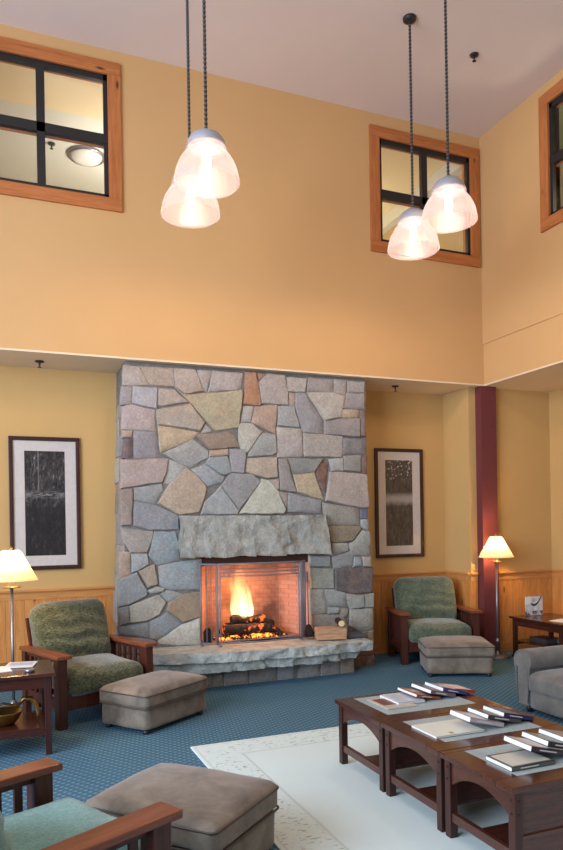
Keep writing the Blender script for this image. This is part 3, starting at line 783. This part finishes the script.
# ------------------------------------------------------------------ lighting fixtures
def m_cord():
    t = NT('twisted_cord'); x, y, z = t.sep(); s = t.math('SINE', t.math('MULTIPLY', z, 2*PI/.034))
    t.color(t.ramp(s, [(.2, (34, 30, 30)), (.8, (96, 90, 88))])); t.set(rough=.6); return t.m
M['cord'] = m_cord()
def pendant(loc, label, label_=None):
    """loc = centre of the shade's rim"""
    x, y, z = loc
    t = thing('pendant_lamp', label, 'pendant lamp', loc, 0, 'pendant lamps hanging from the high ceiling')
    prof = [(r_, z_*.87) for r_, z_ in [(.234, 0), (.240, .008), (.238, .03), (.232, .07), (.221, .12), (.203, .17), (.180, .215), (.156, .25), (.140, .272), (.150, .285), (.150, .305), (.136, .318)]]
    m = MB(); seg = 72; rings = []
    for r, zz in prof:
        rings.append([m.bm.verts.new(((r+(.0022 if k % 2 else -.0022))*math.cos(2*PI*k/seg), (r+(.0022 if k % 2 else -.0022))*math.sin(2*PI*k/seg), zz)) for k in range(seg)])
    for i in range(len(rings)-1):
        for k in range(seg): m.bm.faces.new((rings[i][k], rings[i][(k+1) % seg], rings[i+1][(k+1) % seg], rings[i+1][k]))
    m.build('glass_shade', M['glass_shade'], t, True)
    MB().lathe([(r_, z_*.87) for r_, z_ in [(.142, .30), (.146, .315), (.138, .35), (.112, .395), (.07, .425), (.03, .435), (.028, .455), (.0, .455)]], 36).build('metal_cap', M['silver'], t, True)
    MB().lathe([(0, .09), (.028, .095), (.034, .13), (.030, .24), (0, .25)], 20).build('bulb', M['bulb'], t, True)
    m = MB(); L = ZC-z-.40; n = int(L/.017)
    pr = [(.0145 if i % 2 else .0085, .395+L*i/n) for i in range(n+1)]
    m.lathe(pr, 8); m.build('twisted_cord', M['cord'], t, True)
    MB().lathe([(0, 0), (.065, 0), (.062, -.02), (.03, -.035), (.012, -.04)], 24, (0, 0, ZC-z)).build('canopy', M['black'], t, True)
    li = bpy.data.lights.new('pendant_light', 'POINT'); li.energy = PEND; li.color = lin((255, 224, 192)); li.shadow_soft_size = .06
    o = bpy.data.objects.new('pendant_light', li); C.objects.link(o); o.parent = t; o.location = (0, 0, .04)
PEND = 27
pendant((1.425, 4.89, 4.137), 'nearer and higher lamp of the left pendant pair, silver cap above the glass bell')
pendant((1.46, 5.50, 4.170), 'lower pendant lamp of the left pair, partly hidden behind its neighbour')
pendant((3.63, 5.00, 4.235), 'higher pendant lamp of the right pair, nearest the corner')
pendant((3.61, 5.53, 4.185), 'lower pendant lamp of the right pair, its dark canopy visible on the ceiling')

def floor_lamp(loc, label, e):
    t = thing('floor_lamp', label, 'floor lamp', loc, 0, 'matching floor lamps beside the armchairs')
    MB().lathe([(0, .0), (.14, 0), (.145, .01), (.13, .022), (.04, .03), (.022, .05), (.022, .07), (.014, .08)], 32).build('base', M['steel'], t, True)
    MB().tube([(0, 0, .07), (0, 0, 1.16)], .013, 12).build('pole', M['steel'], t, True)
    MB().lathe([(.013, .17), (.024, .18), (.034, .2), (.024, .22), (.013, .23)], 16).build('collar', M['steel'], t, True)
    MB().lathe([(.0, 1.145), (.075, 1.15), (.077, 1.158), (.03, 1.165), (.0, 1.165)], 24).build('drip_plate', M['brass'], t, True)
    MB().tube([(0, 0, 1.165), (0, 0, 1.30)], .024, 14).build('candle_sleeve', M['lampshade'], t, True)
    m = MB(); m.lathe([(.208, 1.21), (.206, 1.212), (.072, 1.452), (.070, 1.456)], 56); m.build('lamp_shade', M['lampshade'], t, True)
    MB().lathe([(.0, 1.45), (.006, 1.45), (.006, 1.465), (.013, 1.473), (.010, 1.485), (0, 1.49)], 12).build('finial', M['brass'], t, True)
    m = MB()
    for a in range(3): m.tube([(0, 0, 1.45), (.071*math.cos(a*2.094), .071*math.sin(a*2.094), 1.45)], .003, 5)
    m.build('shade_spider', M['brass'], t)
    li = bpy.data.lights.new('lamp_light', 'POINT'); li.energy = e; li.color = lin((255, 206, 142)); li.shadow_soft_size = .04
    o = bpy.data.objects.new('lamp_light', li); C.objects.link(o); o.parent = t; o.location = (0, 0, 1.36)
FL = 23
floor_lamp((.055, 6.08, 0), 'floor lamp with cream shade between the left armchair and the side table', FL)
floor_lamp((5.52, 6.77, 0), 'floor lamp with cream shade standing in front of the maroon column', FL)
# curly cord on the carpet by the right lamp
m = MB(); m.tube([(5.66+.02*i+.05*math.sin(i*.9), 6.72-.03*math.cos(i*.7), .012) for i in range(16)], .006, 6)
tag(m.build('lamp_cord', M['black'], None, True), 'dark cord curling on the carpet beside the right floor lamp base', 'cord')

# ------------------------------------------------------------------ pictures
def m_print(name, kind):
    t = NT(name); x, y, z = t.sep()
    n = t.noise(9, 6, t.mapping((1.6, 1, 1)), .7, .3); n2 = t.noise(30, 5, t.mapping((2.2, 1, .7)), .75)
    f = t.mix(n, n2, .5)
    if kind == 'forest':
        c = t.ramp(f, [(.44, (26, 20, 20)), (.56, (78, 68, 64)), (.70, (186, 176, 168))])
        low = t.ramp(t.math('ADD', z, t.math('MULTIPLY', n, .12)), [(.0, 1.0), (.10, 0.0)])
        c = t.mix(c, (28, 20, 20), t.math('MULTIPLY', low, .75))
        band = t.ramp(t.math('ABSOLUTE', t.math('SUBTRACT', z, .09)), [(.0, 1.0), (.05, 0.0)])
        c = t.mix(c, (160, 152, 148), t.math('MULTIPLY', band, t.ramp(t.noise(20, 4, t.mapping((.8, 1, 5))), [(.45, 0.0), (.6, .8)])))
        tr = t.math('LESS_THAN', t.math('ABSOLUTE', t.math('SUBTRACT', x, -.065)), .006)
        c = t.mix(c, (170, 160, 156), t.math('MULTIPLY', tr, t.ramp(z, [(.12, 0.0), (.14, .35)])))
    else:
        c = t.ramp(f, [(.40, (26, 18, 20)), (.66, (104, 92, 90))])
        wtr = t.ramp(t.math('ABSOLUTE', t.math('SUBTRACT', t.math('ADD', z, t.math('MULTIPLY', n, .1)), .10)), [(.02, 1.0), (.085, 0.0)])
        c = t.mix(c, (186, 176, 172), t.math('MULTIPLY', wtr, .8))
        sp = t.math('MULTIPLY', t.ramp(t.noise(34, 2), [(.60, 0.0), (.66, 1.0)]), t.ramp(z, [(.28, 0.0), (.32, 1.0)]))
        c = t.mix(c, (200, 190, 186), sp)
    t.color(c); t.set(rough=.5, spec=.3); return t.m
def picture(loc, label, mat):
    """loc = centre"""
    w, h = .705, 1.385; iw, ih = .40, 1.09
    t = thing('framed_picture', label, 'picture', loc, 0, 'framed photographs either side of the chimney')
    f = .042; m = MB()
    m.bx(-w/2, w/2, -.032, 0, h/2-f, h/2, .006); m.bx(-w/2, w/2, -.032, 0, -h/2, -h/2+f, .006); m.bx(-w/2, -w/2+f, -.032, 0, -h/2+f, h/2-f, .006); m.bx(w/2-f, w/2, -.032, 0, -h/2+f, h/2-f, .006)
    m.build('frame', M['cherry_z'], t)
    m = MB(); g = .004
    m.bx(-w/2+f-g, w/2-f+g, -.014, -.006, ih/2, h/2-f+g); m.bx(-w/2+f-g, w/2-f+g, -.014, -.006, -h/2+f-g, -ih/2); m.bx(-w/2+f-g, -iw/2, -.014, -.006, -ih/2, ih/2); m.bx(iw/2, w/2-f+g, -.014, -.006, -ih/2, ih/2)
    m.build('mat_board', plain('mat_board', (222, 208, 198), .7), t)
    MB().bx(-iw/2, iw/2, -.009, -.004, -ih/2, ih/2).build('print', mat, t)
    MB().bx(-w/2+f, w/2-f, -.0195, -.0175, -h/2+f, h/2-f).build('glazing', M['glass'], t)
picture((.41, 7.615, 1.903), 'framed dark forest photograph left of the chimney above the green armchair', m_print('forest_print', 'forest'))
picture((4.69, 7.615, 1.900), 'framed dark photograph with a pale water patch, right of the chimney', m_print('water_print', 'water'))

# ------------------------------------------------------------------ furniture
def armchair(loc, rz, label, fab, W=.95, D0=-.42, D1=.36, back_z=.98, seat=0.0):
    t = thing('armchair', label, 'armchair', loc, rz, 'wooden armchairs with loose cushions')
    w = W/2
    for s in (-1, 1):
        xc = s*(w-.065)
        m = MB()
        pts = [(-.065, D0), (.065, D0), (.06, D0+.25), (.045, D1), (-.045, D1), (-.06, D0+.25)]
        m.prism([(p[0]+xc, -p[1]) for p in pts], .568, .60, Matrix.Rotation(R(90), 4, 'X'))
        o = m.build('arm', M['oak_y'], t)
        bv = o.modifiers.new('b', 'BEVEL'); bv.width = .006; bv.segments = 2
        MB().box((xc, D0+.075, .284), (.075, .085, .568), .006).build('leg', M['oak_z'], t)
        MB().box((xc, D1-.05, .284), (.055, .075, .568), .006).build('leg', M['oak_z'], t)
        MB().bx(xc-.014, xc+.014, D0+.11, D1-.09, .15, .23, .004).build('side_rail', M['oak_z'], t)
        MB().bx(xc-.012, xc+.012, D0+.11, D1-.09, .53, .568, .003).build('top_rail', M['oak_z'], t)
        for k in range(6):
            y = D0+.175+k*(D1-D0-.32)/5
            MB().bx(xc-.008, xc+.008, y-.018, y+.018, .23, .53, .002).build('slat', M['oak_z'], t)
    MB().bx(-w+.10, w-.10, D0+.05, D0+.08, .14, .27, .005).build('front_rail', M['oak_z'], t)
    MB().bx(-w+.09, w-.09, D1-.08, D1-.05, .14, .27, .005).build('rear_rail', M['oak_z'], t)
    def wr(u, p):
        k = noise.noise(Vector((p.x*5, p.y*5, p.z*5)))*.012
        return Vector((k, k*.5, k))
    MB().pillow(W-.235, .68, .19, .06, .04, 16, Matrix.Translation((0, D0+.35-seat, .345+seat*.5)), wr, .01).build('seat_cushion', fab, t, True)
    tilt = R(-16)
    def wr2(u, p):
        k = noise.noise(Vector((p.x*4, 0, p.z*4+7)))
        # sagging horizontal folds across the lower half
        f = .020*math.sin(p.z*52+p.x*5+k*4)*max(0, min(1, .75-p.z*2.2))*(1-abs(u.x)**3)
        return Vector((k*.01, f if p.y < 0 else 0, 0))
    hb = back_z-.40
    Mx = Matrix.Translation((0, D1-.16, .40)) @ Matrix.Rotation(tilt, 4, 'X') @ Matrix.Translation((0, 0, hb/2))
    m = MB(); m.pillow(W-.24, .20, hb, .085, 0, 22, None, wr2)
    for v in m.bm.verts:      # belly forward, rounded top corners
        a = 1-(v.co.x/(W*.42))**2; c = 1-(v.co.z/(hb*.6))**2
        if v.co.y < 0: v.co.y -= .05*max(0, a)*max(0, c)
        if v.co.z > hb*.28: v.co.x *= 1-.10*((v.co.z-hb*.28)/(hb*.22))**2
    bmesh.ops.transform(m.bm, matrix=Mx, verts=m.bm.verts)
    m.build('back_cushion', fab, t, True)
    m = MB(); h2 = hb-.10
    for x in (-w+.15, w-.15): m.box((x, .125, h2/2-.16), (.045, .03, h2+.32), .005)
    for z in (.05, .20, .35, h2-.03): m.box((0, .125, z), (W-.30, .022, .05), .004)
    bmesh.ops.transform(m.bm, matrix=Matrix.Translation((0, D1-.16, .40)) @ Matrix.Rotation(tilt, 4, 'X'), verts=m.bm.verts)
    m.build('back_frame', M['oak_z'], t)
    return t
armchair((.665, 6.35, 0), R(22), 'wooden armchair with olive green cushions left of the fireplace', M['green'])
armchair((4.80, 7.13, 0), R(-14.5), 'wooden armchair with sage green cushions right of the fireplace beside the maroon column', M['bluegreen'], W=1.0, D1=.24)
armchair((.0, 2.65, 0), R(117), 'wooden armchair with daylight-tinted green cushions in the near left corner, cut by the frame', M['daylit_green'], W=.92, seat=.04)

def ottoman(loc, rz, w, d, h, label):
    t = thing('ottoman', label, 'ottoman', loc, rz, 'taupe leather ottomans')
    def wr(u, p): k = noise.noise(p*6)*.005; return Vector((k, k, k))
    MB().pillow(w-.03, d-.03, h-.16, .03, 0, 12, Matrix.Translation((0, 0, .03+(h-.16)/2)), wr).build('body', M['leather_brown'], t, True)
    cu = MB().pillow(w, d, .13, .035, .035, 18, Matrix.Translation((0, 0, h-.068)), wr).build('cushion', M['leather_brown'], t, True)
    for z in (h-.030, h-.128):
        m = MB(); c = .032; a, b = w/2-.001, d/2-.001; pts = []
        for sx, sy, a0 in ((1, 1, 0), (-1, 1, 90), (-1, -1, 180), (1, -1, 270)):
            for k in range(5):
                g = R(a0+k*22.5); pts.append((sx*(a-c)+c*math.cos(g), sy*(b-c)+c*math.sin(g), z))
        pts.append(pts[0]); m.tube(pts, .006, 6, False); m.build('piping', M['piping'], cu, True)
    for x in (-w/2+.06, w/2-.06):
        for y in (-d/2+.06, d/2-.06):
            MB().lathe([(.0, 0), (.022, 0), (.030, .012), (.026, .03), (.018, .036), (0, .036)], 14, (x, y, 0)).build('foot', M['black'], t, True)
ottoman((4.55, 6.28, 0), R(-24), .73, .54, .345, 'taupe leather ottoman in front of the armchair right of the fireplace')
ottoman((1.165, 5.80, 0), R(-54.5), .53, .78, .335, 'taupe leather ottoman in front of the armchair left of the fireplace')
ottoman((.786, 3.268, 0), R(-49), .74, .60, .35, 'large taupe leather ottoman in the foreground at the corner of the rug')

# leather club chair on the right, facing the coffee tables (-x)
t = thing('club_chair', 'grey leather club chair with a rolled arm at the right edge by the coffee tables', 'armchair', (4.63, 4.27, 0))
def roll(yc, name):
    m = MB(); pr = []
    for k in range(13): a = R(-30+k*20); pr.append((.105*math.cos(a), .43+.105*math.sin(a)))
    pr = [(.065, .06)]+[(.065, .38)]+pr+[(-.065, .38), (-.065, .06)]
    m.prism(pr, -.54, .40, Matrix.Translation((0, yc, 0)) @ Matrix.Rotation(R(-90), 4, 'Z') @ Matrix.Scale(1, 4))
    o = m.build(name, M['leather_grey'], t, angle=45)
    bv = o.modifiers.new('b', 'BEVEL'); bv.width = .02; bv.segments = 3
    m = MB(); fr = [(-.542, yc+.098*math.cos(R(-30+k*20)), .43+.098*math.sin(R(-30+k*20))) for k in range(13)]
    m.tube([(-.542, yc+.058, .09)]+fr+[(-.542, yc-.058, .09)], .007, 6); m.build('welt', M['leather_grey'], t, True)
roll(.43, 'rolled_arm'); roll(-.43, 'rolled_arm')
MB().pillow(.80, .74, .16, .03, 0, 8, Matrix.Translation((-.13, 0, .12))).build('seat_base', M['leather_grey'], t, True)
MB().pillow(.84, .75, .17, .05, .03, 14, Matrix.Translation((-.135, 0, .265))).build('seat_cushion', M['leather_grey'], t, True)
MB().pillow(.24, .78, .62, .08, 0, 12, Matrix.Translation((.32, 0, .50)) @ Matrix.Rotation(R(8), 4, 'Y')).build('backrest', M['leather_grey'], t, True)
for x in (-.48, .36):
    for y in (-.42, .42): MB().lathe([(.0, 0), (.02, 0), (.028, .05), (.0, .062)], 12, (x, y, 0)).build('foot', M['black'], t, True)

# rug and three coffee tables
RX0, RX1, RY0, RY1 = 1.245, 3.45, 1.2, 4.95
o = MB().bx(RX0, RX1, RY0, RY1, 0, .012, .004).build('area_rug', m_rug(RX0, RX1, RY0, RY1, .32)); tag(o, 'cream area rug with a carved scroll border lying under the coffee tables', 'rug')

def coffee_table(loc, w, d, h, label, arch=True):
    h -= .012
    """w along x (long), d along y; arched aprons on the short ends, panels on the long sides"""
    t = thing('coffee_table', label, 'coffee table', loc, 0, 'joined coffee tables on the rug')
    x0, x1, y0, y1 = -w/2, w/2, -d/2, d/2; T = .028; f = .12
    m = MB(); fn, ff = .115, .045
    m.bx(x0, x1, y0, y0+fn, h-T, h, .004); m.bx(x0, x1, y1-ff, y1, h-T, h, .004); m.bx(x0, x0+f, y0+fn, y1-ff, h-T, h); m.bx(x1-f, x1, y0+fn, y1-ff, h-T, h)
    m.build('top_frame', M['cherry'], t)
    MB().bx(x0+f, x1-f, y0+fn, y1-ff, h-T, h-.001).build('slate_inset', M['slate'], t)
    L = .045; i = .022
    for sx in (-1, 1):
        for sy in (-1, 1):
            xc, yc = sx*(w/2-i-L/2), sy*(d/2-i*.6-L/2)
            MB().box((xc, yc, (h-T)/2), (L, L, h-T), .003).build('leg', M['cherry_z'], t)
        # arched apron
        xa = sx*(w/2-i-.022); a0, a1 = y0+i+L*.8, y1-i-L*.8; pts = [(a0, h-T), (a0, h-T-.13)]
        for k in range(13):
            u = k/12; pts.append((a0+.015+(a1-a0-.03)*u, h-T-.12+.065*math.sin(PI*u)**.8))
        pts += [(a1, h-T-.13), (a1, h-T)]
        MB().prism(pts, -.011, .011, Matrix.Translation((xa, 0, 0)) @ Matrix.Rotation(R(90), 4, 'Z')).build('arched_apron', M['cherry_y'], t)
        MB().bx(xa-.014, xa+.014, a0, a1, .085, .13, .002).build('stretcher', M['cherry_y'], t)
    for sy in (-1, 1):
        ya = sy*(d/2-.032)
        MB().bx(x0+i+L*.8, x1-i-L*.8, ya-.010, ya+.010, .14 if sy < 0 else h-T-.11, h-T).build('side_panel', M['cherry'], t)
    MB().bx(x0+i+.02, x1-i-.02, y0+.05, y0+.30, .108, .124).build('lower_shelf', M['cherry'], t)
    m = MB()
    for sx in (-1, 1):
        for yy in (y0+i*.6+L/2, y1-i*.6-L/2):
            for z in (h-.07, h-.13): m.tube([(sx*(w/2-i+.003), yy, z), (sx*(w/2-i-.01), yy, z)], .006, 8)
    for xx in (x0+i+L/2, x1-i-L/2):
        for z in (h-.07, h-.13): m.tube([(xx, y0+i*.6-.003, z), (xx, y0+i*.6+.01, z)], .006, 8)
    m.build('bolt_caps', M['iron'], t)
    return t
TX = 2.51; TW = .905; TH = .441
for (ya, yb), lb in zip(((3.592, 4.20), (2.996, 3.588), (2.44, 2.992)), ('farthest of the three joined cherry coffee tables, nearest the hearth', 'middle one of the three joined cherry coffee tables', 'nearest of the three joined cherry coffee tables, solid end panel towards the viewer')):
    ct = coffee_table((TX, (ya+yb)/2, .012), TW, yb-ya, TH, lb)
ct_near = ct
MB().bx(-TW/2+.06, TW/2-.06, -(.552)/2+.012, -(.552)/2+.022, .06, .20).build('end_panel', M['cherry'], ct)

def book(x, y, w, l, th, cover, label, k=0, spacing=.12, page=(236, 236, 232), rz=0, name='book', cat='book', strip=None, z0=TH):
    """x = left edge, y = near edge. k>0: leans on the book at its left like a fallen domino"""
    a = math.asin(min(.5, (th+.004)/spacing)) if k else 0
    zoff = w*math.sin(a)
    t = thing(name, label, cat, (x, y, z0), rz, 'books and magazines laid out on the coffee tables')
    Mx = Matrix.Translation((0, 0, zoff+.001)) @ Matrix.Rotation(a, 4, 'Y')
    cv = plain('cover_'+str(len(bpy.data.materials)), cover, .35)
    def add(nm, mat, boxes):
        m = MB()
        for b in boxes: m.bx(*b)
        bmesh.ops.transform(m.bm, matrix=Mx, verts=m.bm.verts); return m.build(nm, mat, t)
    if th < .010:
        add('cover', cv, [(0, w, 0, l, 0, th)])
    else:
        add('cover', cv, [(0, w, 0, l, 0, .0018), (0, w, 0, l, th-.0018, th), (0, w, 0, .0018, 0, th)])
        add('pages', M['paper'], [(.001, w-.003, .0018, l-.003, .0018, th-.0018)])
    if strip:
        add('printed_panel', plain('print_'+str(len(bpy.data.materials)), strip[0], .4), [(w*strip[1], w*strip[2], l*strip[3], l*strip[4], th, th+.0006)])
        if th > .015: add('spine_label', plain('spine_'+str(len(bpy.data.materials)), (210, 205, 200), .5), [(w*.2, w*.62, -.0006, 0, th*.38, th*.62)])
    return t
G = [
 # far table
 (2.235, 3.80, .22, .27, .006, (196, 186, 172), 'thin magazine with a printed cover at the left end of the far table', 0, ((120, 70, 60), .1, .8, .3, .9)),
 (2.35, 3.86, .20, .24, .018, (214, 218, 222), 'white book next to the magazine on the far table', 0, ((190, 196, 204), .1, .9, .1, .9)),
 (2.50, 3.88, .19, .24, .018, (140, 72, 52), 'rust red book in the row on the far table', 1, ((196, 178, 160), .15, .85, .5, .85)),
 (2.61, 3.88, .20, .24, .024, (96, 92, 100), 'grey book with red spine in the middle of the far table row', 2, ((170, 60, 60), .0, .9, .0, .15)),
 (2.72, 3.90, .20, .22, .024, (52, 66, 120), 'blue book near the right end of the far table row', 3, ((206, 204, 200), .1, .9, .2, .8)),
 (2.83, 3.92, .17, .20, .018, (178, 52, 46), 'red book at the right end of the far table row', 4, ((230, 226, 220), .1, .9, .1, .9)),
 # middle table
 (2.165, 3.17, .32, .25, .010, (226, 228, 216), 'wide white magazine with a small gold square on the middle table', 0, ((172, 160, 80), .34, .42, .08, .2)),
 (2.40, 3.19, .24, .19, .026, (182, 170, 174), 'pale grey book lying on the white magazine of the middle table', 1, ((214, 214, 216), .1, .9, .1, .9)),
 (2.54, 3.21, .24, .19, .024, (70, 66, 66), 'dark book in the row on the middle table', 2, ((120, 116, 110), .1, .9, .1, .9)),
 (2.66, 3.22, .22, .19, .024, (42, 48, 92), 'navy blue book at the right end of the middle table row', 3, ((126, 140, 158), .1, .6, .1, .9)),
 # near table
 (2.19, 2.60, .26, .19, .020, (84, 88, 84), 'paperback with pale patterned cover lying flat at the left of the near table', 0, ((204, 200, 186), .06, .94, .08, .92)),
 (2.34, 2.64, .26, .20, .026, (62, 54, 62), 'thick book with white cover and dark spine, second of the near table', 1, ((212, 206, 202), .05, .95, .1, .95)),
 (2.48, 2.68, .24, .19, .026, (54, 56, 58), 'thick dark book, third in the near table row', 2, ((150, 156, 150), .05, .95, .1, .95)),
 (2.61, 2.70, .24, .19, .024, (72, 70, 74), 'dark book at the right end of the near table row', 3, ((166, 160, 160), .05, .95, .1, .95)),
]
for x, y, w_, l_, th, c, lb, k, st in G:
    book(x, y, w_, l_,  th, c, lb, k, .125, strip=st, name='magazine' if 'magazine' in lb else 'book', cat='magazine' if 'magazine' in lb[:24] else 'book')

def end_table(loc, w, d, h, label):
    t = thing('end_table', label, 'side table', loc, 0, 'dark wooden side tables')
    MB().bx(-w/2, w/2, -d/2, d/2, h-.026, h, .005).build('table_top', M['cherry'], t)
    for sx in (-1, 1):
        for sy in (-1, 1):
            MB().box((sx*(w/2-.05), sy*(d/2-.05), (h-.026)/2), (.045, .045, h-.026), .003).build('leg', M['cherry_z'], t)
        MB().bx(sx*(w/2-.05)-.010, sx*(w/2-.05)+.010, -d/2+.07, d/2-.07, h-.11, h-.026).build('apron', M['cherry_y'], t)
    for sy in (-1, 1):
        MB().bx(-w/2+.07, w/2-.07, sy*(d/2-.05)-.010, sy*(d/2-.05)+.010, h-.11, h-.026).build('apron', M['cherry'], t)
        MB().bx(-w/2+.07, w/2-.07, sy*(d/2-.05)-.012, sy*(d/2-.05)+.012, .14, .18).build('rail', M['cherry'], t)
    MB().bx(-w/2+.03, w/2-.03, -d/2+.06, d/2-.06, .18, .196).build('shelf', M['cherry'], t)
end_table((-.03, 5.50, 0), .72, .58, .59, 'dark wooden side table at the left edge in front of the floor lamp')
end_table((6.06, 6.38, 0), .66, .86, .48, 'dark wooden side table in the right corner behind the grey club chair')
o = MB().box((-.12, 5.50, .592), (.30, .22, .004), 0, Matrix.Rotation(R(8), 4, 'Z')).build('newspaper', M['paper']); tag(o, 'white paper lying on the left side table', 'paper')
t = thing('magazine', 'magazine with pale blue print lying on the left side table beside the white paper', 'magazine', (.10, 5.60, .594), R(-12))
MB().bx(-.10, .11, -.10, .12, 0, .006).build('cover', plain('mag_cover', (210, 216, 220), .4), t); MB().bx(-.08, .09, -.02, .09, .006, .0066).build('printed_panel', plain('mag_print', (150, 170, 196), .4), t)
o = MB().lathe([(0, 0), (.035, 0), (.037, .02), (.03, .022), (.028, .008), (0, .008)], 20).build('glass_ashtray', M['steel'], None, True); o.location = (.16, 5.33, .591); tag(o, 'small round metal dish at the edge of the left side table', 'dish')
# brass horn handled bowl on the lower shelf of the left table
t = thing('brass_bowl', 'brass bowl with a curved horn handle on the lower shelf of the left side table', 'bowl', (-.02, 5.46, .197))
MB().lathe([(0, 0), (.07, 0), (.10, .03), (.13, .09), (.135, .10), (.125, .095), (.09, .03), (0, .01)], 32).build('bowl', M['brass'], t, True)
m = MB(); m.tube([(.10, 0, .13), (.14, 0, .175), (.19, 0, .17), (.225, 0, .12), (.24, 0, .05), (.235, 0, .01)], [.012, .018, .02, .018, .013, .008], 10); m.tube([(.11, 0, .12), (.0, .0, .155), (-.1, 0, .12)], .009, 8); m.build('horn_handle', M['brass'], t, True)
# photo stand and papers on the right table
t = thing('photo_stand', 'clear acrylic stand with a black and white photo on the right side table', 'photo stand', (6.02, 6.70, .48), R(-4))
def m_photo():
    t = NT('snow_photo'); n = t.noise(8, 4, None, .6, .5); x, y, z = t.sep()
    c = t.ramp(n, [(.3, (150, 156, 160)), (.6, (228, 228, 226))])
    dk = t.math('MULTIPLY', t.ramp(t.math('ABSOLUTE', t.math('SUBTRACT', t.math('ADD', t.math('MULTIPLY', t.math('MULTIPLY', x, x), -9), z), .13)), [(.008, 1.0), (.02, 0.0)]), t.math('GREATER_THAN', x, -.04))
    c = t.mix(c, (40, 44, 50), dk); c = t.mix(c, (60, 64, 70), t.math('MULTIPLY', t.math('LESS_THAN', z, .06), t.ramp(n, [(.45, 0.0), (.5, .9)])))
    t.color(c); t.set(rough=.2); return t.m
MB().bx(-.125, .125, -.003, .003, .006, .235).build('photo', m_photo(), t)
m = MB(); m.bx(-.135, .135, .004, .008, 0, .245); m.bx(-.135, .135, -.04, .06, 0, .004); m.build('stand', M['glass'], t)
o = MB().box((5.98, 6.18, .482), (.26, .20, .004), 0, Matrix.Rotation(R(14), 4, 'Z')).build('paper_sheet', M['paper']); tag(o, 'white sheets lying on the right side table', 'paper')
for i, (x, y, c) in enumerate(((5.95, 6.45, (60, 54, 54)), (6.12, 6.2, (90, 84, 80)))):
    o = MB().box((x, y, .225), (.22, .28, .055), .005).build('storage_book', plain('sb%d' % i, c, .5)); o.name = 'book'; tag(o, ('dark thick book on the lower shelf of the right side table, nearer the wall', 'grey brown thick book on the shelf of the right side table, nearer the club chair')[i], 'book', 'thick books on the lower shelf of the right side table')

# ------------------------------------------------------------------ light
def light(name, kind, loc, e, col, size=1.0, rot=None, sy=None):
    li = bpy.data.lights.new(name, kind); li.energy = e; li.color = lin(col)
    if kind == 'AREA': li.size = size; li.shape = 'RECTANGLE'; li.size_y = sy or size
    else: li.shadow_soft_size = size
    o = bpy.data.objects.new(name, li); C.objects.link(o); o.location = loc
    if rot: o.rotation_euler = rot
    return o
light('fire_light', 'POINT', (2.42, 7.16, .86), 15, (255, 168, 104), .09)
light('hallway_light', 'POINT', (1.6, 8.6, 5.4), 68, (255, 246, 232), .2)
light('landing_light', 'POINT', (4.4, 8.9, 5.3), 44, (255, 244, 224), .2)
light('side_room_light', 'POINT', (6.3, 5.3, 5.3), 22, (255, 240, 210), .2)
# daylight area lights: unseen windows on the left, weak fill added behind
light('daylight_rear', 'AREA', (4.4, YN+.15, 2.3), 35, (222, 234, 255), 3.4, (R(90), 0, 0), 3.4)
light('daylight_side', 'AREA', (XL+.15, 1.2, 2.9), 1080, (214, 232, 255), 4.0, (0, R(-90), 0), 6.4)
w = bpy.data.worlds.new('World'); bpy.context.scene.world = w; w.use_nodes = True
w.node_tree.nodes['Background'].inputs[0].default_value = (*lin((226, 226, 232)), 1); w.node_tree.nodes['Background'].inputs[1].default_value = .22

# ------------------------------------------------------------------ camera: level, vertical shift, a slight roll
cam = bpy.data.cameras.new('camera'); co = bpy.data.objects.new('camera', cam); C.objects.link(co)
yaw = math.atan(278/690); roll_ = .0165
F = Vector((math.sin(yaw), math.cos(yaw), 0)); Rt = Vector((math.cos(yaw), -math.sin(yaw), 0)); U = Vector((0, 0, 1))
X = Rt*math.cos(roll_)-U*math.sin(roll_); Y = Rt*math.sin(roll_)+U*math.cos(roll_)
co.matrix_world = Matrix(((X.x, Y.x, -F.x, 0), (X.y, Y.y, -F.y, 0), (X.z, Y.z, -F.z, 1.6), (0, 0, 0, 1)))
cam.sensor_fit = 'HORIZONTAL'; cam.sensor_width = 36; cam.lens = 36*690/563; cam.shift_y = 103.4/563; cam.clip_start = .05
sc = bpy.context.scene; sc.camera = co
sc.view_settings.view_transform = 'Standard'; sc.view_settings.look = 'None'; sc.view_settings.gamma = 1; sc.view_settings.use_curve_mapping = False
sc.view_settings.exposure = 0.0
sc.cycles.max_bounces = 8; sc.cycles.use_denoising = True
